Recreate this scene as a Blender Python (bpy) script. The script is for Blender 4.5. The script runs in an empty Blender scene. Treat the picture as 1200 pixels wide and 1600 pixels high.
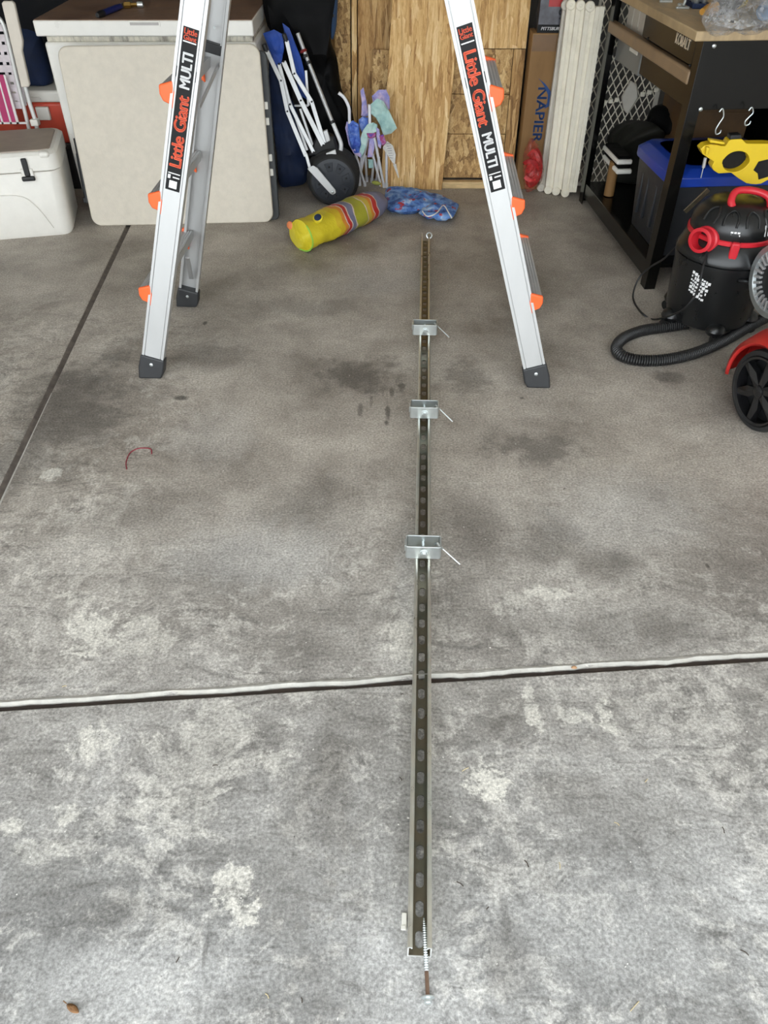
import bpy, bmesh, math, random
from mathutils import Vector, Matrix, noise

R = math.radians
V = Vector
SC = bpy.context.scene
COL = SC.collection
random.seed(7)

# ------------------------------------------------------------------ camera
CAM_H = 1.4456
PITCH = R(41.737)
FPX = 1200.0
cam_data = bpy.data.cameras.new('camera')
cam_data.sensor_fit = 'HORIZONTAL'
cam_data.sensor_width = 36.0
cam_data.lens = 36.0 * FPX / 1200.0
cam_data.clip_start = 0.02
cam = bpy.data.objects.new('camera', cam_data)
COL.objects.link(cam)
cam.location = (0, 0, CAM_H)
cam.rotation_euler = (R(90) - PITCH, 0, 0)
SC.camera = cam

# ------------------------------------------------------------------ daylight (overcast sky through the open garage door)
world = bpy.data.worlds.new('overcast_sky')
SC.world = world
world.use_nodes = True
_wn = world.node_tree
_bg = _wn.nodes['Background']
_bg.inputs[0].default_value = (0.90, 0.96, 1.0, 1)
_bg.inputs[1].default_value = 1.0
SC.view_settings.view_transform = 'Standard'
SC.view_settings.look = 'None'
SC.view_settings.gamma = 1.0
SC.view_settings.use_curve_mapping = False
SC.view_settings.exposure = 2.3
SC.cycles.max_bounces = 8
SC.cycles.diffuse_bounces = 5
SC.cycles.sample_clamp_indirect = 6.0

# ------------------------------------------------------------------ measuring: a sight line of the camera met with a plane of the room
_c, _s = math.cos(PITCH), math.sin(PITCH)
def _ray(u, v):
    x = (u - 600) / FPX; y = (800 - v) / FPX
    return V((x, _c + y * _s, -_s + y * _c))
_O = V((0, 0, CAM_H))
def G(u, v, z=0.0):
    r = _ray(u, v); return _O + r * ((z - CAM_H) / r.z)
def AY(u, v, Y):
    r = _ray(u, v); return _O + r * (Y / r.y)
def AX(u, v, X):
    r = _ray(u, v); return _O + r * (X / r.x)

# ------------------------------------------------------------------ mesh building
def frame(o, ex, ey, ez):
    return Matrix(((ex[0], ey[0], ez[0], o[0]), (ex[1], ey[1], ez[1], o[1]), (ex[2], ey[2], ez[2], o[2]), (0, 0, 0, 1)))
def axis_frame(o, z, xhint=(1, 0, 0)):
    z = V(z).normalized(); x = V(xhint)
    x = x - z * x.dot(z)
    if x.length < 1e-5:
        x = V((0, 1, 0)) - z * z.y
    x.normalize(); y = z.cross(x)
    return frame(o, x, y, z)
def rotz(a, o=(0, 0, 0)):
    return Matrix.Translation(V(o)) @ Matrix.Rotation(a, 4, 'Z')

class MB:
    def __init__(self):
        self.v = []; self.f = []
    def add(self, vs, fs, M=None):
        n = len(self.v)
        for p in vs:
            p = V(p); self.v.append(M @ p if M is not None else p)
        self.f += [tuple(i + n for i in q) for q in fs]
        return self
    def box(self, c, s, M=None):
        c = V(c); a, b, d = s[0] / 2, s[1] / 2, s[2] / 2
        vs = [c + V((i * a, j * b, k * d)) for k in (-1, 1) for j in (-1, 1) for i in (-1, 1)]
        return self.add(vs, [(0, 2, 3, 1), (4, 5, 7, 6), (0, 1, 5, 4), (2, 6, 7, 3), (0, 4, 6, 2), (1, 3, 7, 5)], M)
    def bx(self, x0, x1, y0, y1, z0, z1, M=None):
        return self.box(((x0 + x1) / 2, (y0 + y1) / 2, (z0 + z1) / 2), (x1 - x0, y1 - y0, z1 - z0), M)
    def bar(self, a, b, w, t, hint=(1, 0, 0)):
        a, b = V(a), V(b); M = axis_frame(a, b - a, hint); L = (b - a).length
        return self.bx(-w / 2, w / 2, -t / 2, t / 2, 0, L, M)
    def tube(self, pts, r, n=10, closed=False, caps=True):
        pts = [V(p) for p in pts]; m = len(pts)
        rr = r if isinstance(r, (list, tuple)) else [r] * m
        vs, fs = [], []; x = None
        for i, p in enumerate(pts):
            if closed: d = pts[(i + 1) % m] - pts[i - 1]
            else: d = pts[min(i + 1, m - 1)] - pts[max(i - 1, 0)]
            d.normalize()
            if x is None:
                x = V((0, 0, 1)).cross(d)
                if x.length < .05: x = V((1, 0, 0)).cross(d)
            x = (x - d * x.dot(d)).normalized(); y = d.cross(x)
            for k in range(n):
                a = 2 * math.pi * k / n
                vs.append(p + (x * math.cos(a) + y * math.sin(a)) * rr[i])
        for i in range(m if closed else m - 1):
            j = (i + 1) % m
            for k in range(n):
                l = (k + 1) % n
                fs.append((i * n + k, i * n + l, j * n + l, j * n + k))
        if caps and not closed:
            fs.append(tuple(range(n))[::-1]); fs.append(tuple((m - 1) * n + k for k in range(n)))
        return self.add(vs, fs)
    def lathe(self, prof, n=24, M=None, caps=True):
        vs, fs = [], []; m = len(prof)
        for r, z in prof:
            for k in range(n):
                a = 2 * math.pi * k / n
                vs.append((r * math.cos(a), r * math.sin(a), z))
        for i in range(m - 1):
            for k in range(n):
                l = (k + 1) % n
                fs.append((i * n + k, i * n + l, (i + 1) * n + l, (i + 1) * n + k))
        if caps:
            fs.append(tuple(range(n))[::-1]); fs.append(tuple((m - 1) * n + k for k in range(n)))
        return self.add(vs, fs, M)
    def cyl(self, a, b, r, n=16):
        return self.tube([a, b], r, n)
    def prism(self, poly, h0, h1, M=None):
        n = len(poly)
        ar = sum(poly[i][0] * poly[(i + 1) % n][1] - poly[(i + 1) % n][0] * poly[i][1] for i in range(n))
        if ar < 0: poly = poly[::-1]
        vs = [(p[0], p[1], h0) for p in poly] + [(p[0], p[1], h1) for p in poly]
        fs = [tuple(range(n))[::-1], tuple(range(n, 2 * n))] + [(i, (i + 1) % n, n + (i + 1) % n, n + i) for i in range(n)]
        return self.add(vs, fs, M)
    def ringprism(self, outer, inner, h0, h1, M=None):
        n = len(outer)
        vs = [(p[0], p[1], h) for h in (h0, h1) for q in (outer, inner) for p in q]
        fs = []
        for i in range(n):
            j = (i + 1) % n
            o0, o1, i0, i1 = i, j, n + i, n + j
            t = 2 * n
            fs += [(o0, i0, i1, o1), (t + o0, t + o1, t + i1, t + i0), (o0, o1, t + o1, t + o0), (i1, i0, t + i0, t + i1)]
        return self.add(vs, fs, M)
    def inflate(self, outline, th, M, rings=7, amp=0.0, freq=8.0, seed=0.0, power=.5):
        """a soft closed body: an outline in the XY plane of M, bulging to both sides"""
        n = len(outline); cx = sum(p[0] for p in outline) / n; cy = sum(p[1] for p in outline) / n
        vs, fs = [], []
        def ring(s, side):
            out = []
            for p in outline:
                x = cx + (p[0] - cx) * s; y = cy + (p[1] - cy) * s
                h = side * th * (1 - s * s) ** power
                d = noise.noise(V((x * freq + seed, y * freq, side * 3.1 + seed))) * amp * (1 if s < .98 else .3)
                d += noise.noise(V((x * freq * 2.7 + seed, y * freq * 2.7, side * 5.7))) * amp * .45 * (1 if s < .98 else .2)
                out.append((x, y, h + d))
            return out
        rs = [ring(1, 1)] + [ring(1 - k / rings, 1) for k in range(1, rings)]
        rb = [ring(1 - k / rings, -1) for k in range(1, rings)]
        for r in rs + rb: vs += r
        ct = len(vs); vs.append((cx, cy, th + noise.noise(V((cx * freq + seed, cy * freq, 3.1 + seed))) * amp)); vs.append((cx, cy, -th))
        for k in range(rings - 1):
            for i in range(n):
                j = (i + 1) % n
                fs.append((k * n + i, k * n + j, (k + 1) * n + j, (k + 1) * n + i))
        for i in range(n):
            j = (i + 1) % n
            fs.append(((rings - 1) * n + i, (rings - 1) * n + j, ct))
        prev = 0
        for k in range(rings - 1):
            base = (rings + k) * n
            for i in range(n):
                j = (i + 1) % n
                fs.append((prev + j, prev + i, base + i, base + j))
            prev = base
        for i in range(n):
            j = (i + 1) % n
            fs.append((prev + j, prev + i, ct + 1))
        return self.add(vs, fs, M)
    def build(self, name, mat, parent=None, loc=None, bevel=0.0, seg=2, smooth=True, ang=38, solid=0.0, sub=0):
        root = parent
        while root is not None and root.parent is not None: root = root.parent
        o0 = V(root['_o']) if root is not None else V(loc if loc is not None else (0, 0, 0))
        me = bpy.data.meshes.new(name)
        me.from_pydata([p - o0 for p in self.v], [], self.f)
        me.update()
        ob = bpy.data.objects.new(name, me); COL.objects.link(ob)
        if parent is None:
            ob.location = o0; ob['_o'] = tuple(o0)
        else:
            ob.parent = parent
        if mat is not None: me.materials.append(mat)
        if smooth:
            me.polygons.foreach_set('use_smooth', [True] * len(me.polygons))
            me.set_sharp_from_angle(angle=R(ang))
        if solid:
            m = ob.modifiers.new('solid', 'SOLIDIFY'); m.thickness = solid; m.offset = 0
        if bevel:
            m = ob.modifiers.new('bevel', 'BEVEL'); m.width = bevel; m.segments = seg; m.limit_method = 'ANGLE'; m.angle_limit = R(40); m.harden_normals = False
        if sub:
            m = ob.modifiers.new('sub', 'SUBSURF'); m.levels = sub; m.render_levels = sub
        return ob

def tag(o, label, cat, group=None):
    o['label'] = label; o['category'] = cat
    if group: o['group'] = group
    return o
def thing(name, label, cat, loc=(0, 0, 0), group=None):
    o = bpy.data.objects.new(name, None); COL.objects.link(o)
    o.location = V(loc); o['_o'] = tuple(loc); o.empty_display_size = .1
    return tag(o, label, cat, group)
def struct(o):
    o['kind'] = 'structure'; return o
def rrect(w, h, r, k=4, cx=0, cy=0):
    out = []
    for sx, sy, a0 in ((1, 1, 0), (-1, 1, 90), (-1, -1, 180), (1, -1, 270)):
        for i in range(k + 1):
            a = R(a0 + 90 * i / k)
            out.append((cx + sx * (w / 2 - r) + r * math.cos(a), cy + sy * (h / 2 - r) + r * math.sin(a)))
    return out
def circ(r, n=20, cx=0, cy=0, sy=1):
    return [(cx + r * math.cos(2 * math.pi * i / n), cy + sy * r * math.sin(2 * math.pi * i / n)) for i in range(n)]
def spline(pts, k=6, closed=False):
    """Catmull-Rom through the points"""
    P = [V(p) for p in pts]; n = len(P); out = []
    for i in range(n if closed else n - 1):
        if closed: a, b, c, d = P[i - 1], P[i], P[(i + 1) % n], P[(i + 2) % n]
        else: a, b, c, d = P[max(i - 1, 0)], P[i], P[i + 1], P[min(i + 2, n - 1)]
        for j in range(k):
            t = j / k
            out.append(.5 * ((2 * b) + (c - a) * t + (2 * a - 5 * b + 4 * c - d) * t * t + (3 * b - a - 3 * c + d) * t ** 3))
    if not closed: out.append(P[-1])
    return out
def lettering(text, size, M, mat, parent, name='lettering', extrude=.0004, offset=0.0, sx=1.0, shear=0.0, space=1.0, align='CENTER', fit=None, bold=0.0):
    cu = bpy.data.curves.new('t', 'FONT'); cu.body = text; cu.size = size; cu.extrude = extrude; cu.offset = offset
    cu.align_x = align; cu.align_y = 'CENTER'; cu.space_character = space; cu.shear = shear; cu.resolution_u = 3
    ob = bpy.data.objects.new('t', cu); COL.objects.link(ob)
    me = bpy.data.meshes.new_from_object(ob.evaluated_get(bpy.context.evaluated_depsgraph_get()))
    if fit:                                            # stretch to a given width and height, centred
        xs = [v.co.x for v in me.vertices]; ys = [v.co.y for v in me.vertices]
        fx, fy = fit[0] / (max(xs) - min(xs)), fit[1] / (max(ys) - min(ys)); mx, my = (max(xs) + min(xs)) / 2, (max(ys) + min(ys)) / 2
        for v in me.vertices: v.co.x = (v.co.x - mx) * fx; v.co.y = (v.co.y - my) * fy
        sx = 1.0
    b = MB()
    for dx, dy in (((0, 0), (-bold, 0), (bold, 0), (0, -bold * .6), (0, bold * .6)) if bold else ((0, 0),)):
      b.add([(v.co.x * sx + dx, v.co.y + dy, v.co.z) for v in me.vertices], [tuple(p.vertices) for p in me.polygons], M)
    bpy.data.objects.remove(ob); bpy.data.curves.remove(cu); bpy.data.meshes.remove(me)
    return b.build(name, mat, parent, smooth=False)

# ------------------------------------------------------------------ materials
def mat_new(name):
    m = bpy.data.materials.new(name); m.use_nodes = True
    nt = m.node_tree; bs = nt.nodes['Principled BSDF']
    return m, nt, bs
class NT:
    """small helper to write node trees"""
    def __init__(self, nt): self.nt = nt; self.L = nt.links
    def n(self, t, **kw):
        nd = self.nt.nodes.new(t)
        for k, v in kw.items():
            if k[0] == 'i' and k[1:].isdigit(): self.set(nd.inputs[int(k[1:])], v)
            else: setattr(nd, k, v)
        return nd
    def set(self, sock, v):
        if isinstance(v, bpy.types.NodeSocket): self.L.new(v, sock)
        else: sock.default_value = v
    def coord(self, sc=(1, 1, 1), rot=(0, 0, 0), loc=(0, 0, 0), kind='Object'):
        tc = self.n('ShaderNodeTexCoord')
        mp = self.n('ShaderNodeMapping'); self.L.new(tc.outputs[kind], mp.inputs[0])
        mp.inputs[1].default_value = loc; mp.inputs[2].default_value = rot; mp.inputs[3].default_value = sc
        return mp.outputs[0]
    def noise(self, vec, scale, detail=4, rough=.55, dist=0.0, out=0):
        nd = self.n('ShaderNodeTexNoise'); self.L.new(vec, nd.inputs['Vector'])
        nd.inputs['Scale'].default_value = scale; nd.inputs['Detail'].default_value = detail
        nd.inputs['Roughness'].default_value = rough; nd.inputs['Distortion'].default_value = dist
        return nd.outputs[out]
    def voro(self, vec, scale, feature='F1', out='Color', rand=1.0):
        nd = self.n('ShaderNodeTexVoronoi'); nd.feature = feature; self.L.new(vec, nd.inputs['Vector'])
        nd.inputs['Scale'].default_value = scale; nd.inputs['Randomness'].default_value = rand
        return nd.outputs[out]
    def ramp(self, fac, stops, interp='LINEAR'):
        nd = self.n('ShaderNodeValToRGB'); cr = nd.color_ramp; cr.interpolation = interp
        while len(cr.elements) < len(stops): cr.elements.new(.5)
        for e, (p, c) in zip(cr.elements, stops):
            e.position = p; e.color = c if len(c) == 4 else (*c, 1)
        self.L.new(fac, nd.inputs[0]); return nd.outputs[0]
    def rng(self, fac, a, b, c=0.0, d=1.0, smooth=False):
        nd = self.n('ShaderNodeMapRange'); nd.clamp = True
        if smooth: nd.interpolation_type = 'SMOOTHSTEP'
        self.set(nd.inputs[0], fac)
        for i, x in enumerate((a, b, c, d)): nd.inputs[i + 1].default_value = x
        return nd.outputs[0]
    def m(self, op, a, b=0.0, clamp=False):
        nd = self.n('ShaderNodeMath', operation=op); nd.use_clamp = clamp
        self.set(nd.inputs[0], a); self.set(nd.inputs[1], b); return nd.outputs[0]
    def mix(self, fac, a, b, blend='MIX'):
        nd = self.n('ShaderNodeMix', data_type='RGBA', blend_type=blend)
        self.set(nd.inputs[0], fac)
        for i, x in ((6, a), (7, b)):
            if isinstance(x, bpy.types.NodeSocket): self.L.new(x, nd.inputs[i])
            else: nd.inputs[i].default_value = (*x, 1) if len(x) == 3 else x
        return nd.outputs[2]
    def bump(self, h, strength, dist=.01):
        nd = self.n('ShaderNodeBump'); self.L.new(h, nd.inputs['Height']); nd.inputs['Strength'].default_value = strength; nd.inputs['Distance'].default_value = dist
        return nd.outputs[0]

def plain(name, col, rough=.5, metal=0.0, var=.12, nscale=14, bump=0.0, bscale=60, spec=.5, coat=0.0, dirt=None, dirt_amt=.5, stretch=(1, 1, 1), trans=0.0, alpha=1.0):
    """one colour with slight tone and gloss variation, optional dirt and fine relief"""
    m, nt, bs = mat_new(name); N = NT(nt)
    co = N.coord(stretch)
    nz = N.noise(co, nscale, 5, .6)
    c = N.mix(N.rng(nz, .3, .7), tuple(x * (1 - var) for x in col), tuple(min(1, x * (1 + var)) for x in col))
    if dirt:
        d = N.rng(N.noise(co, nscale * .35, 8, .7), .5, .72, 0, dirt_amt)
        c = N.mix(d, c, dirt)
    nt.links.new(c, bs.inputs['Base Color'])
    nt.links.new(N.rng(nz, .25, .75, rough * .85, min(1, rough * 1.15)), bs.inputs['Roughness'])
    bs.inputs['Metallic'].default_value = metal
    bs.inputs['Specular IOR Level'].default_value = spec
    bs.inputs['Coat Weight'].default_value = coat
    if trans: bs.inputs['Transmission Weight'].default_value = trans
    if alpha < 1: bs.inputs['Alpha'].default_value = alpha
    if bump: nt.links.new(N.bump(N.noise(co, bscale, 3), bump, .004), bs.inputs['Normal'])
    return m

M = {}
M['alu'] = plain('brushed_aluminium', (.49, .49, .485), .45, .5, .05, 9, stretch=(1, 1, .2), spec=.6)
M['alu_dull'] = plain('dull_aluminium', (.5, .5, .5), .5, .55, .1, 9, stretch=(1, 1, .2))
M['orange'] = plain('orange_plastic', (.85, .13, .03), .4, 0, .06)
M['black_pl'] = plain('black_plastic', (.011, .0115, .0125), .45, 0, .2)
M['boot'] = plain('boot_rubber', (.022, .023, .025), .5, 0, .2)
M['rubber'] = plain('tyre_rubber', (.014, .014, .014), .75, 0, .2, bump=.3)
M['zinc'] = plain('zinc_plated_steel', (.60, .64, .64), .36, .9, .06, 40)
M['white_pl'] = plain('white_plastic', (.72, .70, .64), .45, 0, .04, dirt=(.45, .4, .32), dirt_amt=.12)
M['white_en'] = plain('white_enamel', (.78, .76, .71), .3, 0, .03)
M['sticker'] = plain('sticker_black', (.008, .008, .0085), .5, 0, .1, spec=.2)
M['red_ink'] = plain('orange_red_ink', (.85, .10, .03), .45, 0, .03)
M['white_ink'] = plain('white_ink', (.82, .82, .82), .5, 0, .02)
M['dark'] = plain('dark_gap', (.006, .005, .005), .9)
# ------------------------------------------------------------------ the garage: floor slabs, walls, ceiling
def make_concrete():
    m, nt, bs = mat_new('worn_concrete'); N = NT(nt)
    tc = N.n('ShaderNodeNewGeometry'); P = tc.outputs['Position']
    wn = N.n('ShaderNodeTexNoise'); N.L.new(P, wn.inputs['Vector']); wn.inputs['Scale'].default_value = 2.6; wn.inputs['Detail'].default_value = 3
    wv = N.n('ShaderNodeVectorMath', operation='MULTIPLY_ADD'); N.L.new(wn.outputs[1], wv.inputs[0]); wv.inputs[1].default_value = (.22, .22, 0); N.L.new(P, wv.inputs[2])
    W = wv.outputs[0]
    mid = N.noise(W, 2.3, 7, .66)
    grit = N.noise(P, 150, 2, .7)
    sep = N.n('ShaderNodeSeparateXYZ'); N.L.new(W, sep.inputs[0])
    X, Y = sep.outputs[0], sep.outputs[1]
    # the strip near the door is scuffed and flaked, the rest trowelled smooth
    worn = N.rng(Y, 1.25, 1.95, 1, 0, True)
    worn2 = N.m('MULTIPLY', N.rng(X, -.35, -.8, 0, 1, True), N.rng(Y, 3.3, 2.3, 0, 1, True))
    worn = N.m('MAXIMUM', worn, worn2)
    crumb = N.noise(W, 24, 9, .78)
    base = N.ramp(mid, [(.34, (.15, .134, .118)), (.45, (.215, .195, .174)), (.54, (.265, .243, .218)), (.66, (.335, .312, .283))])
    base = N.mix(N.rng(Y, .6, 2.0, .9, 0), base, N.ramp(mid, [(.34, (.108, .109, .110)), (.45, (.155, .157, .158)), (.54, (.205, .208, .211)), (.66, (.295, .30, .305))]))  # darker, bluer near the door: light falloff and daylight tint put into colour
    # flaked pale laitance and dark scuffs, broken up at a finer scale
    fl = N.noise(W, 4.2, 8, .74)
    flake = N.m('MULTIPLY', N.rng(N.m('ADD', N.m('MULTIPLY', fl, .55), N.m('MULTIPLY', crumb, .45)), .512, .545), N.m('ADD', N.m('MULTIPLY', worn, .28), .05))
    base = N.mix(flake, base, (.37, .36, .34))
    sw = N.n('ShaderNodeMapping'); N.L.new(W, sw.inputs[0]); sw.inputs[2].default_value = (0, 0, R(-52)); sw.inputs[3].default_value = (4, 44, 1)
    st = N.noise(sw.outputs[0], 1.5, 7, .72)
    scuff = N.m('MULTIPLY', N.rng(N.m('ADD', N.m('MULTIPLY', st, .65), N.m('MULTIPLY', crumb, .35)), .475, .40), N.m('ADD', N.m('MULTIPLY', worn, .42), .10))
    base = N.mix(scuff, base, (.085, .081, .077))
    # crumbly surface where worn
    cr = N.rng(crumb, .36, .64, .66, 1.36)
    wcr = N.m('ADD', N.m('MULTIPLY', N.m('SUBTRACT', cr, 1.0), N.m('ADD', N.m('MULTIPLY', N.m('MULTIPLY', worn, N.rng(fl, .40, .56, .15, 1)), .8), .10)), 1.0)
    wc = N.n('ShaderNodeCombineXYZ'); [N.L.new(wcr, wc.inputs[k]) for k in range(3)]
    base = N.mix(1.0, base, wc.outputs[0], 'MULTIPLY')
    # single stains, each with its own place, size and strength (x, y, rx, ry, strength)
    nz0 = N.m('ADD', N.m('SUBTRACT', N.noise(P, 7, 6, .72), .5), N.m('MULTIPLY', N.m('SUBTRACT', crumb, .5), .8))
    def blobs(lst, k=.55, edge=.35):
        tot = None; nz = N.m('MULTIPLY', nz0, 4.2 * k)
        for (x, y, rx, ry, s) in lst:
            mp = N.n('ShaderNodeVectorMath', operation='MULTIPLY_ADD'); N.L.new(P, mp.inputs[0])
            mp.inputs[1].default_value = (1 / rx, 1 / ry, 0); mp.inputs[2].default_value = (-x / rx, -y / ry, 0)
            ln = N.n('ShaderNodeVectorMath', operation='LENGTH'); N.L.new(mp.outputs[0], ln.inputs[0])
            mk = N.rng(N.m('SUBTRACT', ln.outputs['Value'], nz), 1.0, 1.0 - edge, 0, s, edge > .5)
            tot = mk if tot is None else N.m('MAXIMUM', tot, mk)
        return tot
    def gp(u, v, ru, rv, s):
        p = G(u, v); q = G(u + ru, v); w = G(u, v - rv); return (p.x, p.y, abs(q.x - p.x), abs(w.y - p.y), s)
    soft = blobs([gp(110, 640, 120, 110, .8), gp(330, 560, 90, 30, .5), gp(560, 585, 90, 34, .8), gp(720, 590, 60, 40, .6), gp(840, 700, 110, 32, .7), gp(480, 800, 110, 60, .4),
                  gp(860, 850, 70, 60, .55), gp(930, 880, 90, 40, .5), gp(560, 960, 90, 40, .4), gp(470, 1330, 80, 160, .4), gp(800, 1500, 50, 80, .45),
                  gp(740, 820, 60, 90, .35), gp(40, 700, 70, 110, .6), gp(900, 1130, 200, 60, .3), gp(250, 430, 60, 40, .4), gp(1130, 640, 60, 40, .35), gp(480, 480, 150, 20, .4), gp(520, 1240, 60, 190, .55), gp(560, 1420, 60, 80, .3), gp(790, 1130, 80, 60, .35), gp(560, 1120, 60, 60, .3), gp(150, 1100, 130, 30, .3), gp(900, 1230, 110, 50, .28), gp(500, 1520, 80, 90, .3), gp(170, 1420, 70, 50, .25), gp(300, 905, 200, 26, .3), gp(960, 980, 230, 50, .55), gp(700, 960, 60, 50, .35), gp(480, 1010, 110, 30, .3), gp(200, 810, 120, 40, .25)], .55, .8)
    base = N.mix(N.m('MULTIPLY', soft, .95), base, (.062, .056, .05))
    lite = blobs([gp(400, 870, 200, 70, .5), gp(640, 1480, 120, 150, .6), gp(950, 1450, 220, 160, .6), gp(200, 1540, 240, 110, .8), gp(600, 440, 120, 30, .35), gp(980, 800, 190, 80, .35), gp(330, 680, 110, 60, .25),
                  gp(1120, 1350, 120, 90, .45), gp(640, 900, 30, 130, .35)], .3, .8)
    base = N.mix(N.m('MULTIPLY', lite, .75), base, (.30, .302, .304))
    pale = blobs([gp(135, 985, 44, 38, .9), gp(235, 1000, 42, 34, .5), gp(120, 935, 30, 10, .55), gp(765, 1218, 27, 36, 1), gp(858, 928, 32, 9, .9), gp(800, 945, 24, 20, .45), gp(945, 1115, 15, 28, .8), gp(830, 1108, 12, 36, .8),
                  gp(895, 1118, 36, 12, .6), gp(365, 1385, 30, 36, .85), gp(380, 1425, 24, 16, .9), gp(145, 1160, 42, 22, .75), gp(110, 1270, 30, 14, .7), gp(15, 1290, 22, 16, .7), gp(80, 742, 14, 10, .9), gp(330, 1140, 60, 50, .45),
                  gp(290, 1230, 80, 80, .35), gp(60, 1330, 40, 20, .4), gp(430, 1190, 30, 20, .4), gp(620, 990, 26, 30, .5)], .9, .25)
    pale = N.m('MULTIPLY', pale, N.rng(crumb, .42, .50, .25, 1))
    base = N.mix(N.m('MULTIPLY', pale, .75), base, (.44, .43, .40))
    oil = blobs([gp(606, 645, 5, 18, .8), gp(612, 612, 4, 10, .7), gp(628, 603, 7, 6, .7), gp(604, 660, 5, 6, .9), gp(563, 640, 5, 16, .6), gp(580, 628, 3, 10, .5), gp(282, 622, 12, 4, .9), gp(320, 505, 4, 3, .9),
                 gp(322, 1480, 5, 40, .5), gp(1040, 590, 28, 12, .6), gp(1135, 580, 12, 8, .5), gp(816, 622, 6, 2, .8), gp(1105, 884, 4, 5, .8), gp(790, 1440, 10, 40, .4), gp(980, 880, 30, 20, .35)], .5, .5)
    base = N.mix(N.m('MULTIPLY', oil, .85), base, (.03, .027, .024))
    # specks and chips
    sp = N.voro(P, 46, 'F1', 'Distance')
    base = N.mix(N.m('MULTIPLY', N.rng(sp, .085, .05), N.rng(mid, .5, .54, 0, .75)), base, (.035, .032, .03))
    sp2 = N.voro(W, 33, 'F1', 'Distance')
    base = N.mix(N.m('MULTIPLY', N.rng(sp2, .06, .035), N.rng(mid, .5, .46, 0, .8)), base, (.55, .54, .52))
    base = N.mix(1.0, base, N.ramp(grit, [(.28, (.60, .60, .60)), (.5, (1, 1, 1)), (.72, (1.45, 1.45, 1.45))]), 'MULTIPLY')
    base = N.mix(1.0, base, (1.36, 1.33, 1.28), 'MULTIPLY')
    N.L.new(base, bs.inputs['Base Color'])
    N.L.new(N.rng(mid, .3, .7, .48, .68), bs.inputs['Roughness'])
    bs.inputs['Specular IOR Level'].default_value = .4
    N.L.new(N.bump(N.m('ADD', N.m('MULTIPLY', N.noise(P, 40, 3, .7), .6), N.m('MULTIPLY', grit, .2)), .3, .006), bs.inputs['Normal'])
    return m
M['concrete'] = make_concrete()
M['joint_pale'] = plain('chipped_lit_concrete', (.38, .365, .33), .8, 0, .15, 40, bump=.6, bscale=90, dirt=(.35, .31, .26), dirt_amt=.5)  # pale tone stands for light caught on the joint's worn bevel
M['soil'] = plain('dirt_in_joint', (.035, .024, .018), .95, 0, .4, 30)
M['groove'] = plain('dirty_groove', (.12, .10, .085), .85, 0, .35, 30, bump=.4)

def jy(x): return .978 + (x + .846) * .0786           # expansion joint
def jx(y): return -1.117 - .063 * (y - 1.704)         # saw-cut joint
floor = struct(MB().bx(-4.3, 2.45, -7, 4.75, -.12, -.035).build('floor', M['soil']))
def slab(poly, name='concrete_slab'):
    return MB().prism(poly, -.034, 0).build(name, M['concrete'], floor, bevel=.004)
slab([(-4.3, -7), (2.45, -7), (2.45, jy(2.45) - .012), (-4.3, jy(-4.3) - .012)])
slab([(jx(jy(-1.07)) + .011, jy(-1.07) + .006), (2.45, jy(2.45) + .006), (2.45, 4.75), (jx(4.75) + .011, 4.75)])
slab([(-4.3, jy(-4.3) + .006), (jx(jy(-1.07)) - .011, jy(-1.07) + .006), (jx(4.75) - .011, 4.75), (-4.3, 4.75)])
b = MB(); n = 150; vs = []; fs = []                   # chipped expansion joint edge; light on its bevel put into the pale colour
for i in range(n + 1):
    x = -1.6 + 3.6 * i / n; y = jy(x)
    a = .006 * noise.noise(V((x * 7, 0, 0))) + .004 * noise.noise(V((x * 31, 2, 0)))
    c = .004 * noise.noise(V((x * 6, 5, 0))) + .003 * noise.noise(V((x * 27, 7, 0)))
    z = .003 + .0015 * noise.noise(V((x * 14, 9, 0)))
    vs += [(x, y + .004 + a, -.012), (x, y + .002 + a, -.005), (x, y + .007 + a, z), (x, y + .0125 + c, z * .7), (x, y + .017 + c, -.002)]
for i in range(n):
    for k in range(4):
        p = i * 5 + k; fs.append((p, p + 5, p + 6, p + 1))
b.add(vs, fs).build('joint_edge', M['joint_pale'], floor)
b = MB(); b.prism([(-4.3, jy(-4.3) - .0105), (2.45, jy(2.45) - .0105), (2.45, jy(2.45) + .0055), (-4.3, jy(-4.3) + .0055)], -.034, -.011); b.build('joint_filler', M['soil'], floor)
b = MB(); vs = []; fs = []                            # sealant lying low in the saw cut, pale lip near the entrance
for i in range(81):
    y = jy(-1.07) + .02 + (4.6 - jy(-1.07)) * i / 80; x = jx(y)
    d = .003 * noise.noise(V((y * 8, 1, 0)))
    vs += [(x - .013, y, -.001), (x - .005 + d, y, -.010), (x + .005 + d, y, -.012), (x + .013, y, -.001)]
for i in range(80):
    for k in range(3): p = i * 4 + k; fs.append((p, p + 1, p + 5, p + 4))
b.add(vs, fs).build('joint_sealant', M['groove'], floor)
b = MB(); vs = []; fs = []
for i in range(61):
    y = jy(-1.07) + .02 + 1.25 * i / 60; x = jx(y) + .012
    w = (.007 + .005 * noise.noise(V((y * 7, 4, 0)))) * max(.1, 1 - i / 60)
    vs += [(x, y, -.003), (x + .001, y, .002), (x + w + .001, y, .0012), (x + w + .003, y, -.001)]
for i in range(60):
    for k in range(3): p = i * 4 + k; fs.append((p, p + 1, p + 5, p + 4))
b.add(vs, fs).build('joint_edge', M['joint_pale'], floor)

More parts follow.
